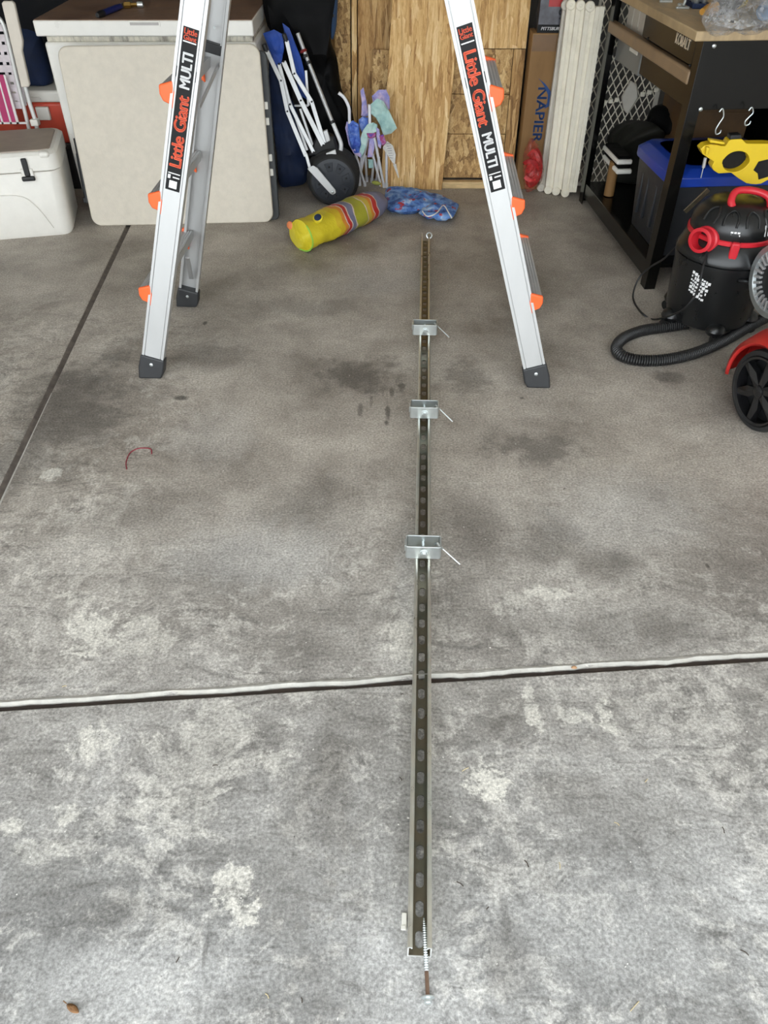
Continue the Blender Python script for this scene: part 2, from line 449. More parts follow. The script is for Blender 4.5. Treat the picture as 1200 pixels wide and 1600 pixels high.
M['drywall'] = plain('white_drywall', (.80, .77, .71), .9, 0, .08, 3)
M['drywall_dk'] = plain('darkened_wall', (.10, .095, .09), .9, 0, .15, 3)  # back wall darkened: shade behind the clutter put into its colour
struct(MB().bx(-4.3, 2.45, 4.66, 4.76, 0, 2.85).build('wall_back', M['drywall_dk']))
struct(MB().bx(-4.4, -4.3, -.35, 4.76, 0, 2.85).build('wall_left', M['drywall']))
struct(MB().bx(2.45, 2.55, -.35, 4.76, 0, 2.85).build('wall_right', M['drywall']))
struct(MB().bx(-4.4, 2.55, -.35, 4.76, 2.75, 2.85).build('ceiling', M['drywall']))
wf = MB()
wf.bx(-4.4, 2.55, -.45, -.35, 2.5, 2.85); wf.bx(-4.4, -3.6, -.45, -.35, 0, 2.5); wf.bx(2.3, 2.55, -.45, -.35, 0, 2.5)
struct(wf.build('wall_front', M['drywall']))

# ------------------------------------------------------------------ slotted strut channel lying along the floor
def make_strut_mat(tones, mx):
    m, nt, bs = mat_new('zinc_dichromate'); N = NT(nt)
    co = N.coord()
    a = N.noise(co, 5, 4, .6); b_ = N.noise(co, 26, 5, .6)
    c = N.ramp(a, tones)
    c = N.mix(mx, c, N.ramp(b_, [(.3, (.30, .28, .24)), (.7, (.60, .60, .56))]))
    N.L.new(c, bs.inputs['Base Color']); bs.inputs['Metallic'].default_value = .85
    N.L.new(N.rng(b_, .3, .7, .25, .42), bs.inputs['Roughness'])
    return m
M['strut'] = make_strut_mat([(.32, (.52, .53, .51)), (.48, (.66, .63, .54)), (.6, (.58, .61, .57)), (.72, (.64, .56, .52))], .3)
M['strut_web_shade'] = make_strut_mat([(.32, (.12, .11, .07)), (.48, (.15, .125, .08)), (.6, (.11, .125, .09)), (.72, (.17, .13, .085))], .12)  # same metal darkened: shade inside the channel put into the colour
S0 = V((.0602, .476, 0)); S1 = V((.1925, 3.524, 0)); SD = (S1 - S0).normalized(); SLEN = 3.048
SN = V((SD.y, -SD.x, 0))                               # to the right of the strut
SF = frame(S0, SN, SD, V((0, 0, 1)))
st = thing('strut_channel', 'long slotted steel strut channel lying open side up along the floor', 'channel', S0)
w, h, t, lip = .0413, .0413, .0025, .0085
b = MB()
for s in (-1, 1):
    prof = [(s * w / 2, 0), (s * w / 2, h - .003), (s * (w / 2 - .003), h), (s * (w / 2 - lip + .002), h), (s * (w / 2 - lip), h - .002), (s * (w / 2 - lip), h - .006), (s * (w / 2 - lip + t), h - .006),
            (s * (w / 2 - lip + t), h - t), (s * (w / 2 - t), h - t), (s * (w / 2 - t), 0)]
    L_ = frame(S0, SN, V((0, 0, 1)), -SD)
    b.prism(prof, -SLEN, 0, L_)
b.build('side_wall_lips', M['strut'], st)
b = MB()                                               # bright saw-cut edge at the near end
for s in (-1, 1):
    prof = [(s * w / 2, 0), (s * w / 2, h - .003), (s * (w / 2 - .003), h), (s * (w / 2 - lip + .002), h), (s * (w / 2 - lip), h - .002), (s * (w / 2 - lip), h - .006), (s * (w / 2 - lip + t), h - .006),
            (s * (w / 2 - lip + t), h - t), (s * (w / 2 - t), h - t), (s * (w / 2 - t), 0)]
    b.prism(prof, .0, .0012, frame(S0, SN, V((0, 0, 1)), -SD))
b.bx(-w / 2 + t, w / 2 - t, -.0012, 0, .0004, .0026, SF)
b.build('cut_edge', plain('cut_steel', (.5, .5, .48), .4, .2), st)
b = MB(); pitch = .0508; nseg = 60; hw = w / 2 - t * .9
for i in range(nseg):                                  # the web, punched with an oval slot in every pitch
    y0, y1 = i * pitch, (i + 1) * pitch; yc = (y0 + y1) / 2
    sl = rrect(.0142, .0286, .0071, 4, 0, yc); m = len(sl)
    out = []
    for (x, y) in sl:
        dx, dy = x, y - yc
        k = min(hw / abs(dx) if abs(dx) > 1e-6 else 99, (pitch / 2) / abs(dy) if abs(dy) > 1e-6 else 99)
        out.append((dx * k, yc + dy * k))
    # corners of the rectangle are snapped in so that neighbouring pitches meet
    for cxs, cys in ((hw, y1), (-hw, y1), (-hw, y0), (hw, y0)):
        j = min(range(m), key=lambda q: (out[q][0] - cxs) ** 2 + (out[q][1] - cys) ** 2); out[j] = (cxs, cys)
    b.ringprism(out, sl, .0004, .0026, SF)
b.build('slotted_web', M['strut_web_shade'], st)

def on_strut(y, off=0.0):                              # point of the strut axis at world y
    k = (y - S0.y) / SD.y; p = S0 + SD * k + SN * off; return p
def clamp(v_front, label, pin):
    p0 = G(660, v_front, .0413); c = on_strut(p0.y)
    F = frame(c + V((0, 0, .0414)), SN, SD, V((0, 0, 1)))
    root = thing('strut_clamp', label, 'clamp', c + V((0, 0, .0414)), 'clamps on the strut channel')
    W_, D_, H_ = .092, .046, .041; t_ = .004
    b = MB()                                           # bent steel band: a rectangular frame standing open upward
    b.ringprism(rrect(W_, D_, .007, 3, 0, D_ / 2), rrect(W_ - 2 * t_, D_ - 2 * t_, .004, 3, 0, D_ / 2), 0, H_, F)
    b.build('band', M['zinc'], root, bevel=.0008)
    b = MB(); b.box((-W_ / 2 + .001, D_ * .5, H_ * .62), (.006, D_ * .55, .02), F); b.build('end_tab', M['zinc'], root, bevel=.001)
    bz = .018
    b = MB(); b.tube([F @ V((0, -.004, bz)), F @ V((0, D_ + .008, bz))], .0042, 10); b.build('bolt_shank', M['zinc'], root)
    b = MB(); b.lathe([(.0125, 0), (.0125, .002), (.009, .0024)], 20, F @ Matrix.Translation((.002, -.0001, bz)) @ Matrix.Rotation(R(90), 4, 'X')); b.build('washer', M['zinc'], root)
    b = MB(); b.lathe([(.0085, .0022), (.0085, .007), (.007, .0085)], 6, F @ Matrix.Translation((.002, 0, bz)) @ Matrix.Rotation(R(90), 4, 'X')); b.build('bolt_head', M['zinc'], root, smooth=False)
    b = MB(); b.tube([F @ V((W_ / 2 - .014, D_ * .55, H_ - .012)), F @ V((W_ / 2 - .009, D_ * .35, H_ - .002)), F @ V((W_ / 2 - .004, D_ * .2, H_ - .006))], .0045, 8); b.build('wing_nut', M['zinc'], root)
    b = MB(); b.tube([F @ V((W_ / 2 + .002, .012, H_ - .01)), F @ V((W_ / 2 + .004, .004, H_ - .008)), F @ V((W_ / 2 + .004 + pin, -.022, .006))], .0019, 8); b.build('pin', M['zinc'], root)
    return root
clamp(873, 'nearest galvanised clamp on the strut channel, just behind the floor joint', .044)
clamp(654, 'middle galvanised clamp on the strut channel, between the ladder feet', .040)
clamp(524, 'farthest galvanised clamp on the strut channel, toward the wall end', .040)

# lag screw leaning out of the near end of the strut
sa = S0 + SN * .0075 + SD * .058 + V((0, 0, .0135)); sb = S0 + SN * .0145 - SD * .064 + V((0, 0, .011))
sd = (sb - sa).normalized()
sr = thing('lag_screw', 'silver lag screw with hex flange head poking out of the near channel end', 'screw', sb)
b = MB(); L_ = (sb - sa).length
pts = []; rr = []
nt_ = 22; tl = .085
for i in range(nt_ * 4 + 1):
    x = tl * i / (nt_ * 4); k = (i % 4)
    pts.append(sa + sd * x); rr.append((.0022, .0034, .0040, .0034)[k] * min(1, .35 + x * 40))
b.tube(pts, rr, 12); b.build('thread', M['zinc'], sr, ang=20)
M['shank'] = plain('shank_reflection', (.30, .2, .15), .3, .9, .2, 50)  # brown reflection on the silver shank put into its colour
b = MB(); b.tube([sa + sd * tl, sb], .0035, 12); b.build('shank', M['shank'], sr)
HM = axis_frame(sb, sd)
b = MB(); b.lathe([(.0045, -.002), (.0112, 0), (.0112, .0018), (.008, .003)], 20, HM); b.build('flange', M['zinc'], sr)
b = MB(); b.lathe([(.0066, .003), (.0066, .0085), (.0055, .010)], 6, HM); b.build('hex_head', M['zinc'], sr, smooth=False)
# white clip beside the near end and ring nut at the far end
p = G(632, 1441); q = G(632, 1420)
cl = thing('plastic_clip', 'small white plastic clip on the floor against the near channel end', 'clip', (p.x, p.y, 0))
F = frame(V((p.x, p.y, 0)), SN, SD, V((0, 0, 1)))
b = MB(); b.bx(-.005, .004, -.014, .014, 0, .007, F); b.build('body', M['white_pl'], cl, bevel=.0015)
b = MB(); b.bx(-.006, .002, -.016, -.008, .007, .009, F); b.build('catch', M['white_pl'], cl, bevel=.0008)
p = G(670.5, 368, .040)
b = MB(); b.lathe([(.010, -.004), (.014, -.003), (.015, 0), (.014, .003), (.010, .004), (.0085, .002), (.0085, -.002), (.010, -.004)], 20, frame(p, V((1, 0, 0)), V((0, .45, .9)), V((0, -.9, .45))), caps=False)
b.build('ring', M['zinc'], None, loc=(p.x, p.y, p.z))
tag(bpy.data.objects['ring'], 'small shiny ring nut at the far end of the strut channel', 'ring')
# ------------------------------------------------------------------ the ladder, an A-frame astride the strut
LY = R(-2.6)
LO = V((-.12, 2.581, 0))
LM = rotz(LY, LO)
lad = thing('multi_position_ladder', 'aluminium A-frame ladder with orange rung ends standing over the strut channel', 'ladder', LO)
AX_ = 2.26                                             # height at which the two sections meet
def side(sgn):
    """sgn -1: left section, +1: right section; rails lean toward each other and taper inward"""
    x0 = -.690 if sgn < 0 else .668
    kx = .285 if sgn < 0 else -.310
    return x0, kx
def rail_frame(sgn, near, z=0.0, inset=0.0):
    x0, kx = side(sgn); ky = .105 if near else -.105
    y0 = -.285 + inset if near else .285 - inset
    d = V((kx, ky, 1)).normalized()
    o = V((x0 + kx * z, y0 + ky * z, z))
    ez = d; ex = (V((1, 0, 0)) - d * d.x).normalized(); ey = ez.cross(ex)
    return LM @ frame(o, ex, ey, ez)
RW, RD = .074, .030
for sgn in (-1, 1):
    for near in (True, False):
        o = 1 if near else -1                          # +1: the channel opens away from the camera (toward +y)
        F = rail_frame(sgn, near)
        L = 1.62
        prof = [(-RW / 2, 0), (-RW / 2 + .008, 0), (-RW / 2 + .0085, .0045), (-RW / 2 + .0105, .0045), (-RW / 2 + .011, .001), (RW / 2 - .011, .001), (RW / 2 - .0105, .0045), (RW / 2 - .0085, .0045), (RW / 2 - .008, 0), (RW / 2, 0), (RW / 2, RD), (RW / 2 - .009, RD), (RW / 2 - .009, RD - .003), (RW / 2 - .004, RD - .003), (RW / 2 - .004, .006),
                (-RW / 2 + .004, .006), (-RW / 2 + .004, RD - .003), (-RW / 2 + .009, RD - .003), (-RW / 2 + .009, RD), (-RW / 2, RD)]
        prof = [(x, y * o) for x, y in prof]
        b = MB(); b.prism(prof, .07, L, F); rl = b.build('outer_rail', M['alu'], lad, ang=25)
        # moulded boot
        b = MB()
        zb = V((0, 0, 1)); e = LM.to_3x3()
        base = F @ V((0, 0, 0)); base.z = 0
        y0, y1 = (-.004, RD + .006) if near else (-RD - .006, .004)
        up = [F @ V(p) for p in ((-RW / 2 - .004, y0, .082), (RW / 2 + .004, y0, .082), (RW / 2 + .004, y1, .082), (-RW / 2 - .004, y1, .082))]
        ux, uy = e @ V((1, 0, 0)), e @ V((0, 1, 0))
        mid = [F @ V(p) for p in ((-RW / 2 - .007, y0 - .001, .034), (RW / 2 + .007, y0 - .001, .034), (RW / 2 + .007, y1 + .001, .034), (-RW / 2 - .007, y1 + .001, .034))]
        lo = [base + ux * (a * (RW / 2 + .003)) + uy * y for a, y in ((-1, y0 - .002), (1, y0 - .002), (1, y1 + .002), (-1, y1 + .002))]
        b.add(up + mid + lo, [(0, 1, 2, 3), (4, 5, 1, 0), (5, 6, 2, 1), (6, 7, 3, 2), (7, 4, 0, 3), (8, 9, 5, 4), (9, 10, 6, 5), (10, 11, 7, 6), (11, 8, 4, 7), (11, 10, 9, 8)])
        bt = b.build('boot', M['boot'], lad, bevel=.006, seg=3)
        yo = y0 - .002 if near else y0 - .001
        b = MB(); b.lathe([(.0065, 0), (.006, .0025), (.003, .0035)], 12, F @ Matrix.Translation((0, yo + .002, .055)) @ Matrix.Rotation(R(90), 4, 'X')); b.build('rivet', M['zinc'], bt)
        # inner (telescoping) rail reaching the hinge
        Fi = rail_frame(sgn, near, 0, .016)
        pi = [(-.027, -.010), (.027, -.010), (.027, .010), (.023, .010), (.023, -.006), (-.023, -.006), (-.023, .010), (-.027, .010)]
        pi = [(x, -y * (1 if not near else -1)) for x, y in pi]
        b = MB(); b.prism(pi, .98, AX_ * 1.045, Fi); inn = b.build('inner_rail', M['alu'], lad, ang=25)
        b = MB(); b.bx(-.029, .029, -.013, .013, .955, .985, Fi); b.build('end_cap', M['black_pl'], inn, bevel=.003)
        yy = -.0105 if not near else .0105
        b = MB(); b.lathe([(.004, -.0015), (.004, .0015)], 10, Fi @ Matrix.Translation((0, yy, 1.03)) @ Matrix.Rotation(R(90), 4, 'X')); b.build('rivet', M['zinc'], inn)
    # rungs of the outer ladder with orange end locks
    x0, kx = side(sgn)
    for i in range(5):
        z = .318 + .292 * i
        xr = x0 + kx * z
        ya, yb = -.285 + .105 * z + .008, .285 - .105 * z - .008
        xo = xr + sgn * (RW / 2 + .034); xi = xr + sgn * (RW / 2 - .030)
        X0, X1 = min(xo, xi), max(xo, xi)
        prof = []
        nr = 7
        for k in range(nr * 2 + 1):                   # ribbed tread
            prof.append((X0 + (X1 - X0) * k / (nr * 2), .0 if k % 2 == 0 else -.0025))
        prof += [(X1, -.006), (X1 - .012 * (1 if sgn > 0 else .4), -.032), (X0 + .012 * (1 if sgn < 0 else .4), -.032), (X0, -.006)]
        Fr = LM @ frame(V((0, 0, z)), V((1, 0, 0)), V((0, 0, 1)), V((0, -1, 0)))
        b = MB(); b.prism(prof, -yb + .004, -ya - .004, Fr); rg = b.build('rung', M['alu_dull'], lad, ang=20)
        for yy, dr in ((ya, -1), (yb, 1)):
            e0 = xr + sgn * (RW / 2 - .004)
            pr = [(e0, .012), (e0 + sgn * .022, .006), (e0 + sgn * .041, .002), (e0 + sgn * .043, -.022), (e0 + sgn * .036, -.040), (e0 + sgn * .022, -.046), (e0 + sgn * .012, -.064), (e0, -.074)]
            b = MB(); b.prism(pr, -yy - .004, -yy + .012 if dr > 0 else -yy + .010, Fr)
            b.build('rung_lock', M['orange'], rg, bevel=.004)
    # braces from the lowest rung down to the rails
    z = .30
    for near in (True, False):
        F = rail_frame(sgn, near); oy = .012 if near else -.012
        a = F @ V((.004, oy, .125)); ym = (-.285 + .105 * z) * (.42 if near else -.42)
        c = LM @ V((x0 + kx * z, ym, z - .03))
        b = MB(); b.bar(a, c, .016, .006, (1, 0, 0)); b.build('brace', M['alu_dull'], lad, bevel=.001)
    b = MB(); z2 = .86
    a = LM @ V((x0 + kx * z2 + .030, .285 - .105 * z2 - .02, z2 + .02)); c = LM @ V((x0 + kx * .80 + .012, -.285 + .105 * .8 + .20, .80))
    b.bar(a, c, .013, .004, (0, 0, 1)); b.build('strap', M['alu_dull'], lad, bevel=.001)
# hinges at the top
for y in (-.06, .06):
    b = MB(); c = LM @ V((-.02, y * 1.0, AX_ - .03)); b.lathe([(.05, -.018), (.058, -.012), (.058, .012), (.05, .018)], 20, frame(c, V((1, 0, 0)), V((0, 0, 1)), V((0, -1, 0)))); b.build('hinge', M['orange'], lad)
# stickers on the near rails
def stick(sgn, v0, v1):
    F = rail_frame(sgn, True)
    def along(v):                                      # distance along the rail of the sight line at image row v
        best = None
        for i in range(0, 1600):
            p = F @ V((0, 0, i * .001)); z = p - _O
            d = z.y * _c - z.z * _s; up = z.y * _s + z.z * _c
            vv = 800 - FPX * up / d
            if best is None or abs(vv - v) < best[0]: best = (abs(vv - v), i * .001)
        return best[1]
    a0, a1 = along(v1), along(v0); yf = .0007
    b = MB(); b.bx(-.0215, .0215, yf - .0004, yf + .0004, a0, a1, F); s = b.build('sticker', M['sticker'], lad)
    L = a1 - a0
    Ft = F @ Matrix.Translation((0, yf - .0006, 0)) @ Matrix.Rotation(R(90), 4, 'X')   # text plane: x across, y up the rail, facing the camera
    def up(pos, ang): return Ft @ Matrix.Translation((0, a0 + L * pos, 0)) @ Matrix.Rotation(R(ang), 4, 'Z')
    def vt(text, va, vb, ang, wid, mat, off):          # lettering between two image rows, along the rail
        p, q = along(va), along(vb)
        Mt = Ft @ Matrix.Translation((0, (p + q) / 2, 0)) @ Matrix.Rotation(R(ang), 4, 'Z')
        fit = (abs(q - p), wid) if ang else (wid, abs(q - p))
        lettering(text, .05, Mt, mat, s, fit=fit, space=.95, bold=off)
    vt('Little', 55 if sgn < 0 else 51, 46 if sgn < 0 else 43, 0, .035, M['red_ink'], .0004)
    vt('Giant', 64 if sgn < 0 else 60, 56 if sgn < 0 else 52, 0, .035, M['red_ink'], .0004)
    b = MB(); b.bx(-.018, .018, yf - .001, yf - .0002, along(66.5) - .0015, along(66.5) + .0015, F); b.build('rule', M['white_ink'], s)
    if sgn < 0:
        vt('MULTI', 138, 84, 90, .028, M['white_ink'], .0011)
        vt('Little Giant', 260, 150, 90, .034, M['red_ink'], .0016)
    else:
        vt('Little Giant', 196, 80, -90, .034, M['red_ink'], .0016)
        vt('MULTI', 260, 209, -90, .028, M['white_ink'], .0011)
    b = MB(); b.bx(-.0175, .0175, yf - .001, yf - .0002, a0 + L * .112, a0 + L * .118, F); b.bx(-.0175, -.010, yf - .001, yf - .0002, a0 + L * .078, a0 + L * .104, F)
    b.bx(-.003, .017, yf - .001, yf - .0002, a0 + L * .086, a0 + L * .094, F); b.build('rule', M['white_ink'], s)
    b = MB(); b.bx(-.0115, .0115, yf - .001, yf - .0002, a0 + L * .016, a0 + L * .066, F); b.build('white_panel', M['white_ink'], s)
stick(-1, 44, 298); stick(1, 39, 298)
# ------------------------------------------------------------------ along the back wall
def PL(u, v, p, n):
    r = _ray(u, v); n = V(n); return _O + r * ((V(p) - _O).dot(n) / r.dot(n))
def pxprism(b, pts, Y, th):
    """flat piece in the plane y = Y (outline given as sight lines), th deep to the back"""
    P = [AY(u, v, Y) for u, v in pts]
    return b.prism([(p.x, p.z) for p in P], 0, th, frame(V((0, Y + th, 0)), V((1, 0, 0)), V((0, 0, 1)), V((0, -1, 0))))
def pxinflate(b, pts, Y, th, **kw):
    P = [AY(u, v, Y) for u, v in pts]
    if kw.pop('sharp', False):
        sp = [V((P[i].x, P[i].z, 0)).lerp(V((P[(i + 1) % len(P)].x, P[(i + 1) % len(P)].z, 0)), k / 5) for i in range(len(P)) for k in range(5)]
    else: sp = spline([(p.x, p.z, 0) for p in P], 4, True)
    return b.inflate([(p.x, p.y) for p in sp], th, frame(V((0, Y, 0)), V((1, 0, 0)), V((0, 0, 1)), V((0, -1, 0))), **kw)

def make_osb(name, tones, ang=0.0, chip=False):
    m, nt, bs = mat_new(name); N = NT(nt)
    col = None
    lay = [(78, (4.5, 1, 46)), (100, (5, 1, 40)), (62, (5, 1, 52)), (118, (5.5, 1, 44)), (84, (4, 1, 60)), (40, (7, 1, 46))] if not chip else [(30, (26, 1, 50)), (-40, (24, 1, 44)), (75, (28, 1, 56))]
    for i, (a, s) in enumerate(lay):
        co = N.coord((s[2], 1, s[0]), (0, R(a + ang), 0), (i * 1.7, 0, i * .9))
        tc = co
        v = N.voro(tc, 1.0, 'F1', 'Color')
        se = N.n('ShaderNodeSeparateColor'); N.L.new(v, se.inputs[0])
        gr = N.noise(tc, 3.0, 6, .8)
        f = N.m('ADD', N.m('MULTIPLY', se.outputs[0], .5), N.m('MULTIPLY', N.rng(gr, .3, .7), .5))
        c = N.ramp(f, [(.2, tones[0]), (.42, tones[1]), (.58, tones[2]), (.82, tones[3])])
        col = c if col is None else N.mix(N.rng(se.outputs[1], .52, .60), col, c)
    big = N.noise(N.coord((1, 1, 1)), 3, 3)
    col = N.mix(N.rng(big, .35, .7, 0, .35), col, tones[1])
    N.L.new(col, bs.inputs['Base Color']); bs.inputs['Roughness'].default_value = .75
    N.L.new(N.bump(N.noise(N.coord((60, 1, 20)), 1, 4), .3, .003), bs.inputs['Normal'])
    return m
M['osb'] = make_osb('strand_board', [(.30, .145, .045), (.58, .34, .125), (.72, .47, .20), (.90, .68, .38)])
M['osb2'] = make_osb('strand_board_dull', [(.14, .065, .022), (.36, .195, .065), (.50, .295, .11), (.66, .44, .20)], 15)
M['chip'] = make_osb('chip_board', [(.16, .08, .03), (.38, .22, .08), (.52, .32, .125), (.74, .52, .25)], 0, True)
M['pine'] = plain('pine_lumber', (.62, .44, .22), .7, 0, .2, 20, stretch=(1, 1, 6))
M['edge'] = plain('board_edge', (.22, .13, .05), .85, 0, .5, 60)

def board(name, label, bl, br, lean, skew, z0, z1, th, mat, cat='board', group='wooden boards against the back wall'):
    bl, br = V((*bl, 0)), V((*br, 0)); ex = (br - bl).normalized()
    up = V((skew, lean, 1)).normalized(); ex = (ex - up * ex.dot(up)).normalized(); n = ex.cross(up)
    w = (br - bl).length; k = 1 / up.z
    F = frame(bl, ex, up, n)
    b = MB(); b.bx(0, w, z0 * k, z1 * k, -th, 0, F)
    o = b.build(name, mat, None, loc=bl + up * (z0 * k), bevel=.0015)
    return tag(o, label, cat, group)
board('strand_board_sheet', 'bright tall strand board sheet leaning on the wall behind the small folded chair', (-.019, 4.245), (.307, 4.203), .13, .07, 0, 1.6, .012, M['osb'], 'strand board')
board('strand_board_sheet', 'duller strand board sheet standing behind the black bag and the bright sheet', (-.146, 4.44), (.13, 4.40), .08, .02, 0, 1.7, .012, M['osb2'], 'strand board')
board('chip_board_offcut', 'square chip board offcut standing just above the small folded chair', (-.07, 4.385), (.05, 4.375), .08, .02, 0, .61, .010, M['chip'], 'chip board')
board('board_strip', 'wide dark strip of board on edge beside the black bag', (-.262, 4.43), (-.182, 4.43), .06, .02, 0, 1.7, .03, M['chip'], 'board strip')
board('board_strip', 'narrow brown strip of board squeezed next to the black bag', (-.34, 4.46), (-.268, 4.46), .06, .03, 0, 1.7, .02, M['osb2'], 'board strip')
board('board_strip', 'thin splintered board strip between two strand board sheets', (-.176, 4.43), (-.150, 4.43), .05, .02, 0, 1.7, .03, M['osb'], 'board strip')
# right of the bright sheet: a lining of fitted pieces standing on a batten
lin = thing('board_lining', 'patchwork of strand and chip board pieces behind the right ladder leg', 'board lining', (.5, 4.31, 0))
def pane(x0, x1, z0, z1, mat, d=0.0):
    up = V((.01, .07, 1)).normalized(); ex = V((1, -.02, 0)).normalized(); F = frame(V((0, 4.285 - d, 0)), ex, up, ex.cross(up))
    MB().bx(x0 + .0015, x1 - .0015, z0 + .0015, z1 - .0015, -.014, 0, F).build('panel', mat, lin, bevel=.001)
zA, zB, zC = AY(740, 77, 4.30).z, AY(740, 148, 4.29).z, AY(720, 210, 4.285).z
pane(.30, .69, zA, 1.7, M['osb'])
pane(.30, .63, zB, zA, M['chip'])
pane(.30, .63, zC, zB, M['chip'], .001)
pane(.30, .63, .036, zC, M['chip'], .0)
pane(.63, .69, .036, zA, M['osb2'])
b = MB(); b.bx(.31, .66, 4.222, 4.258, 0, .034); b.build('batten', M['pine'], lin, bevel=.002)
p = G(770, 300)

# ---- dark cloths; black sheet added to darken the wall, left
M['dark_bdrop'] = plain('black_backdrop', (.004, .0045, .006), .6, 0, .4, 6, bump=.3, bscale=20, spec=.12)
M['navy'] = plain('navy_cloth', (.006, .018, .062), .7, 0, .35, 8, bump=.3, bscale=40)
M['blue_cloth'] = plain('royal_blue_cloth', (.015, .06, .32), .65, 0, .3, 10, bump=.4, bscale=30)
M['black_cloth'] = plain('black_nylon', (.003, .003, .0033), .6, 0, .5, 8, bump=.5, bscale=26, spec=.12)
def sheet(name, label, cat, x0, x1, y, z0, z1, mat, amp, seed):
    b = MB(); nx, nz = 34, 22; vs = []; fs = []
    for k in (0, 1):
        for j in range(nz + 1):
            for i in range(nx + 1):
                x = x0 + (x1 - x0) * i / nx; z = z0 + (z1 - z0) * j / nz
                d = amp * (noise.noise(V((x * 5 + seed, z * 1.4, 0))) + .5 * noise.noise(V((x * 13 + seed, z * 3, 4))))
                zz = z + (.03 * noise.noise(V((x * 4 + seed, 3, 1))) if j == nz else 0)
                vs.append((x, y + (d if k == 0 else .05), max(zz, 0)))
    n = (nx + 1) * (nz + 1)
    for j in range(nz):
        for i in range(nx):
            a = j * (nx + 1) + i
            fs.append((a, a + 1, a + nx + 2, a + nx + 1)); fs.append((n + a, n + a + nx + 1, n + a + nx + 2, n + a + 1))
    per = list(range(nx)) + [j * (nx + 1) + nx for j in range(nz)] + [nz * (nx + 1) + i for i in range(nx, 0, -1)] + [j * (nx + 1) for j in range(nz, 0, -1)]
    for q in range(len(per)):
        a, c = per[q], per[(q + 1) % len(per)]; fs.append((c, a, n + a, n + c))
    b.add(vs, fs); o = b.build(name, mat, None, loc=((x0 + x1) / 2, y, z0), ang=70)
    return tag(o, label, cat)
sheet('black_backdrop', 'black tarpaulin added to darken the wall behind the chest freezer', 'backdrop', -3.2, -.50, 4.585, .0, 1.45, M['dark_bdrop'], .022, 3)

# ---- chest freezer
M['fz_top'] = plain('brown_lid', (.22, .135, .09), .5, 0, .3, 7, dirt=(.055, .025, .018), dirt_amt=.85, spec=.5)  # brown lid top with darker stains, unlike the white lid sides
M['grime'] = plain('grimy_seal', (.62, .58, .48), .7, 0, .2, 30, dirt=(.06, .04, .03), dirt_amt=.9, stretch=(3, 1, 1))
a = AY(50, 30.5, 3.925); c = AY(394, 26, 3.925)
FX0, FX1, FZ = a.x, c.x, a.z
fz = thing('chest_freezer', 'white chest freezer with brown lid top behind the folded table', 'freezer', ((FX0 + FX1) / 2, 4.2, 0))
MB().bx(FX0 + .022, FX1 + .004, 3.935, 4.47, .03, FZ - .088).build('cabinet', M['white_en'], fz, bevel=.012, seg=3)
MB().bx(FX0 + .035, FX1 - .01, 3.945, 4.46, FZ - .088, FZ - .062).build('lid_seal', M['grime'], fz, bevel=.004)
ld = MB().bx(FX0, FX1, 3.922, 4.47, FZ - .064, FZ - .003).build('lid', M['white_en'], fz, bevel=.006)
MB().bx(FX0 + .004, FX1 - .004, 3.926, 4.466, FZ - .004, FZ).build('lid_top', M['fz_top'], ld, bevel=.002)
p, q = AY(200, 33, 3.92), AY(251, 42, 3.92)
b = MB(); b.ringprism([(p.x, q.z), (q.x, q.z), (q.x, p.z), (p.x, p.z)], [(p.x + .006, q.z + .006), (q.x - .006, q.z + .006), (q.x - .006, p.z - .004), (p.x + .006, p.z - .004)], 0, .006, frame(V((0, 3.923, 0)), V((1, 0, 0)), V((0, 0, 1)), V((0, -1, 0))))
b.build('handle_rim', M['white_en'], ld)
MB().bx(p.x + .006, q.x - .006, 3.9205, 3.924, q.z + .006, p.z - .004).build('handle_recess', plain('grey_recess', (.42, .40, .38), .6), ld)
for x in (FX0 + .08, FX1 - .08):
    for y in (3.99, 4.4): MB().cyl((x, y, 0), (x, y, .035), .02).build('foot', M['black_pl'], fz)

# tools on the freezer
kn = thing('scraper', 'scraper with blue handle and black end lying on the freezer lid', 'scraper', AY(165, 18, 3.97).to_tuple()[:2] + (FZ,))
a, c = G(152, 24, FZ + .012), G(188, 10, FZ + .012)
b = MB(); b.tube([a.lerp(c, .22), a.lerp(c, .5), a.lerp(c, .8), c], [.013, .0125, .0135, .011], 12); b.build('handle', plain('blue_grip', (.012, .02, .13), .4), kn)
b = MB(); b.tube([a, a.lerp(c, .1), a.lerp(c, .24)], [.009, .0135, .0135], 12); b.build('end_grip', M['black_pl'], kn)
b = MB(); b.bar(c, c + (c - a) * .55, .02, .002, (0, 0, 1)); b.build('blade', M['zinc'], kn)
a = G(200, 8, FZ + .014)
br = thing('brass_fitting', 'brass and silver pipe fitting lying on the freezer lid', 'fitting', (a.x, a.y, FZ))
M['brass'] = plain('brass', (.45, .28, .08), .35, .9, .15, 40)
b = MB(); b.lathe([(.010, 0), (.014, .004), (.014, .03), (.009, .034), (.009, .06)], 6, axis_frame(a + V((-.02, 0, 0)), (1, .2, 0))); b.build('body', M['brass'], br, smooth=False)
b = MB(); b.lathe([(.012, .06), (.0135, .064), (.0135, .085), (.007, .09)], 16, axis_frame(a + V((-.02, 0, 0)), (1, .2, 0))); b.build('nut', M['zinc'], br)

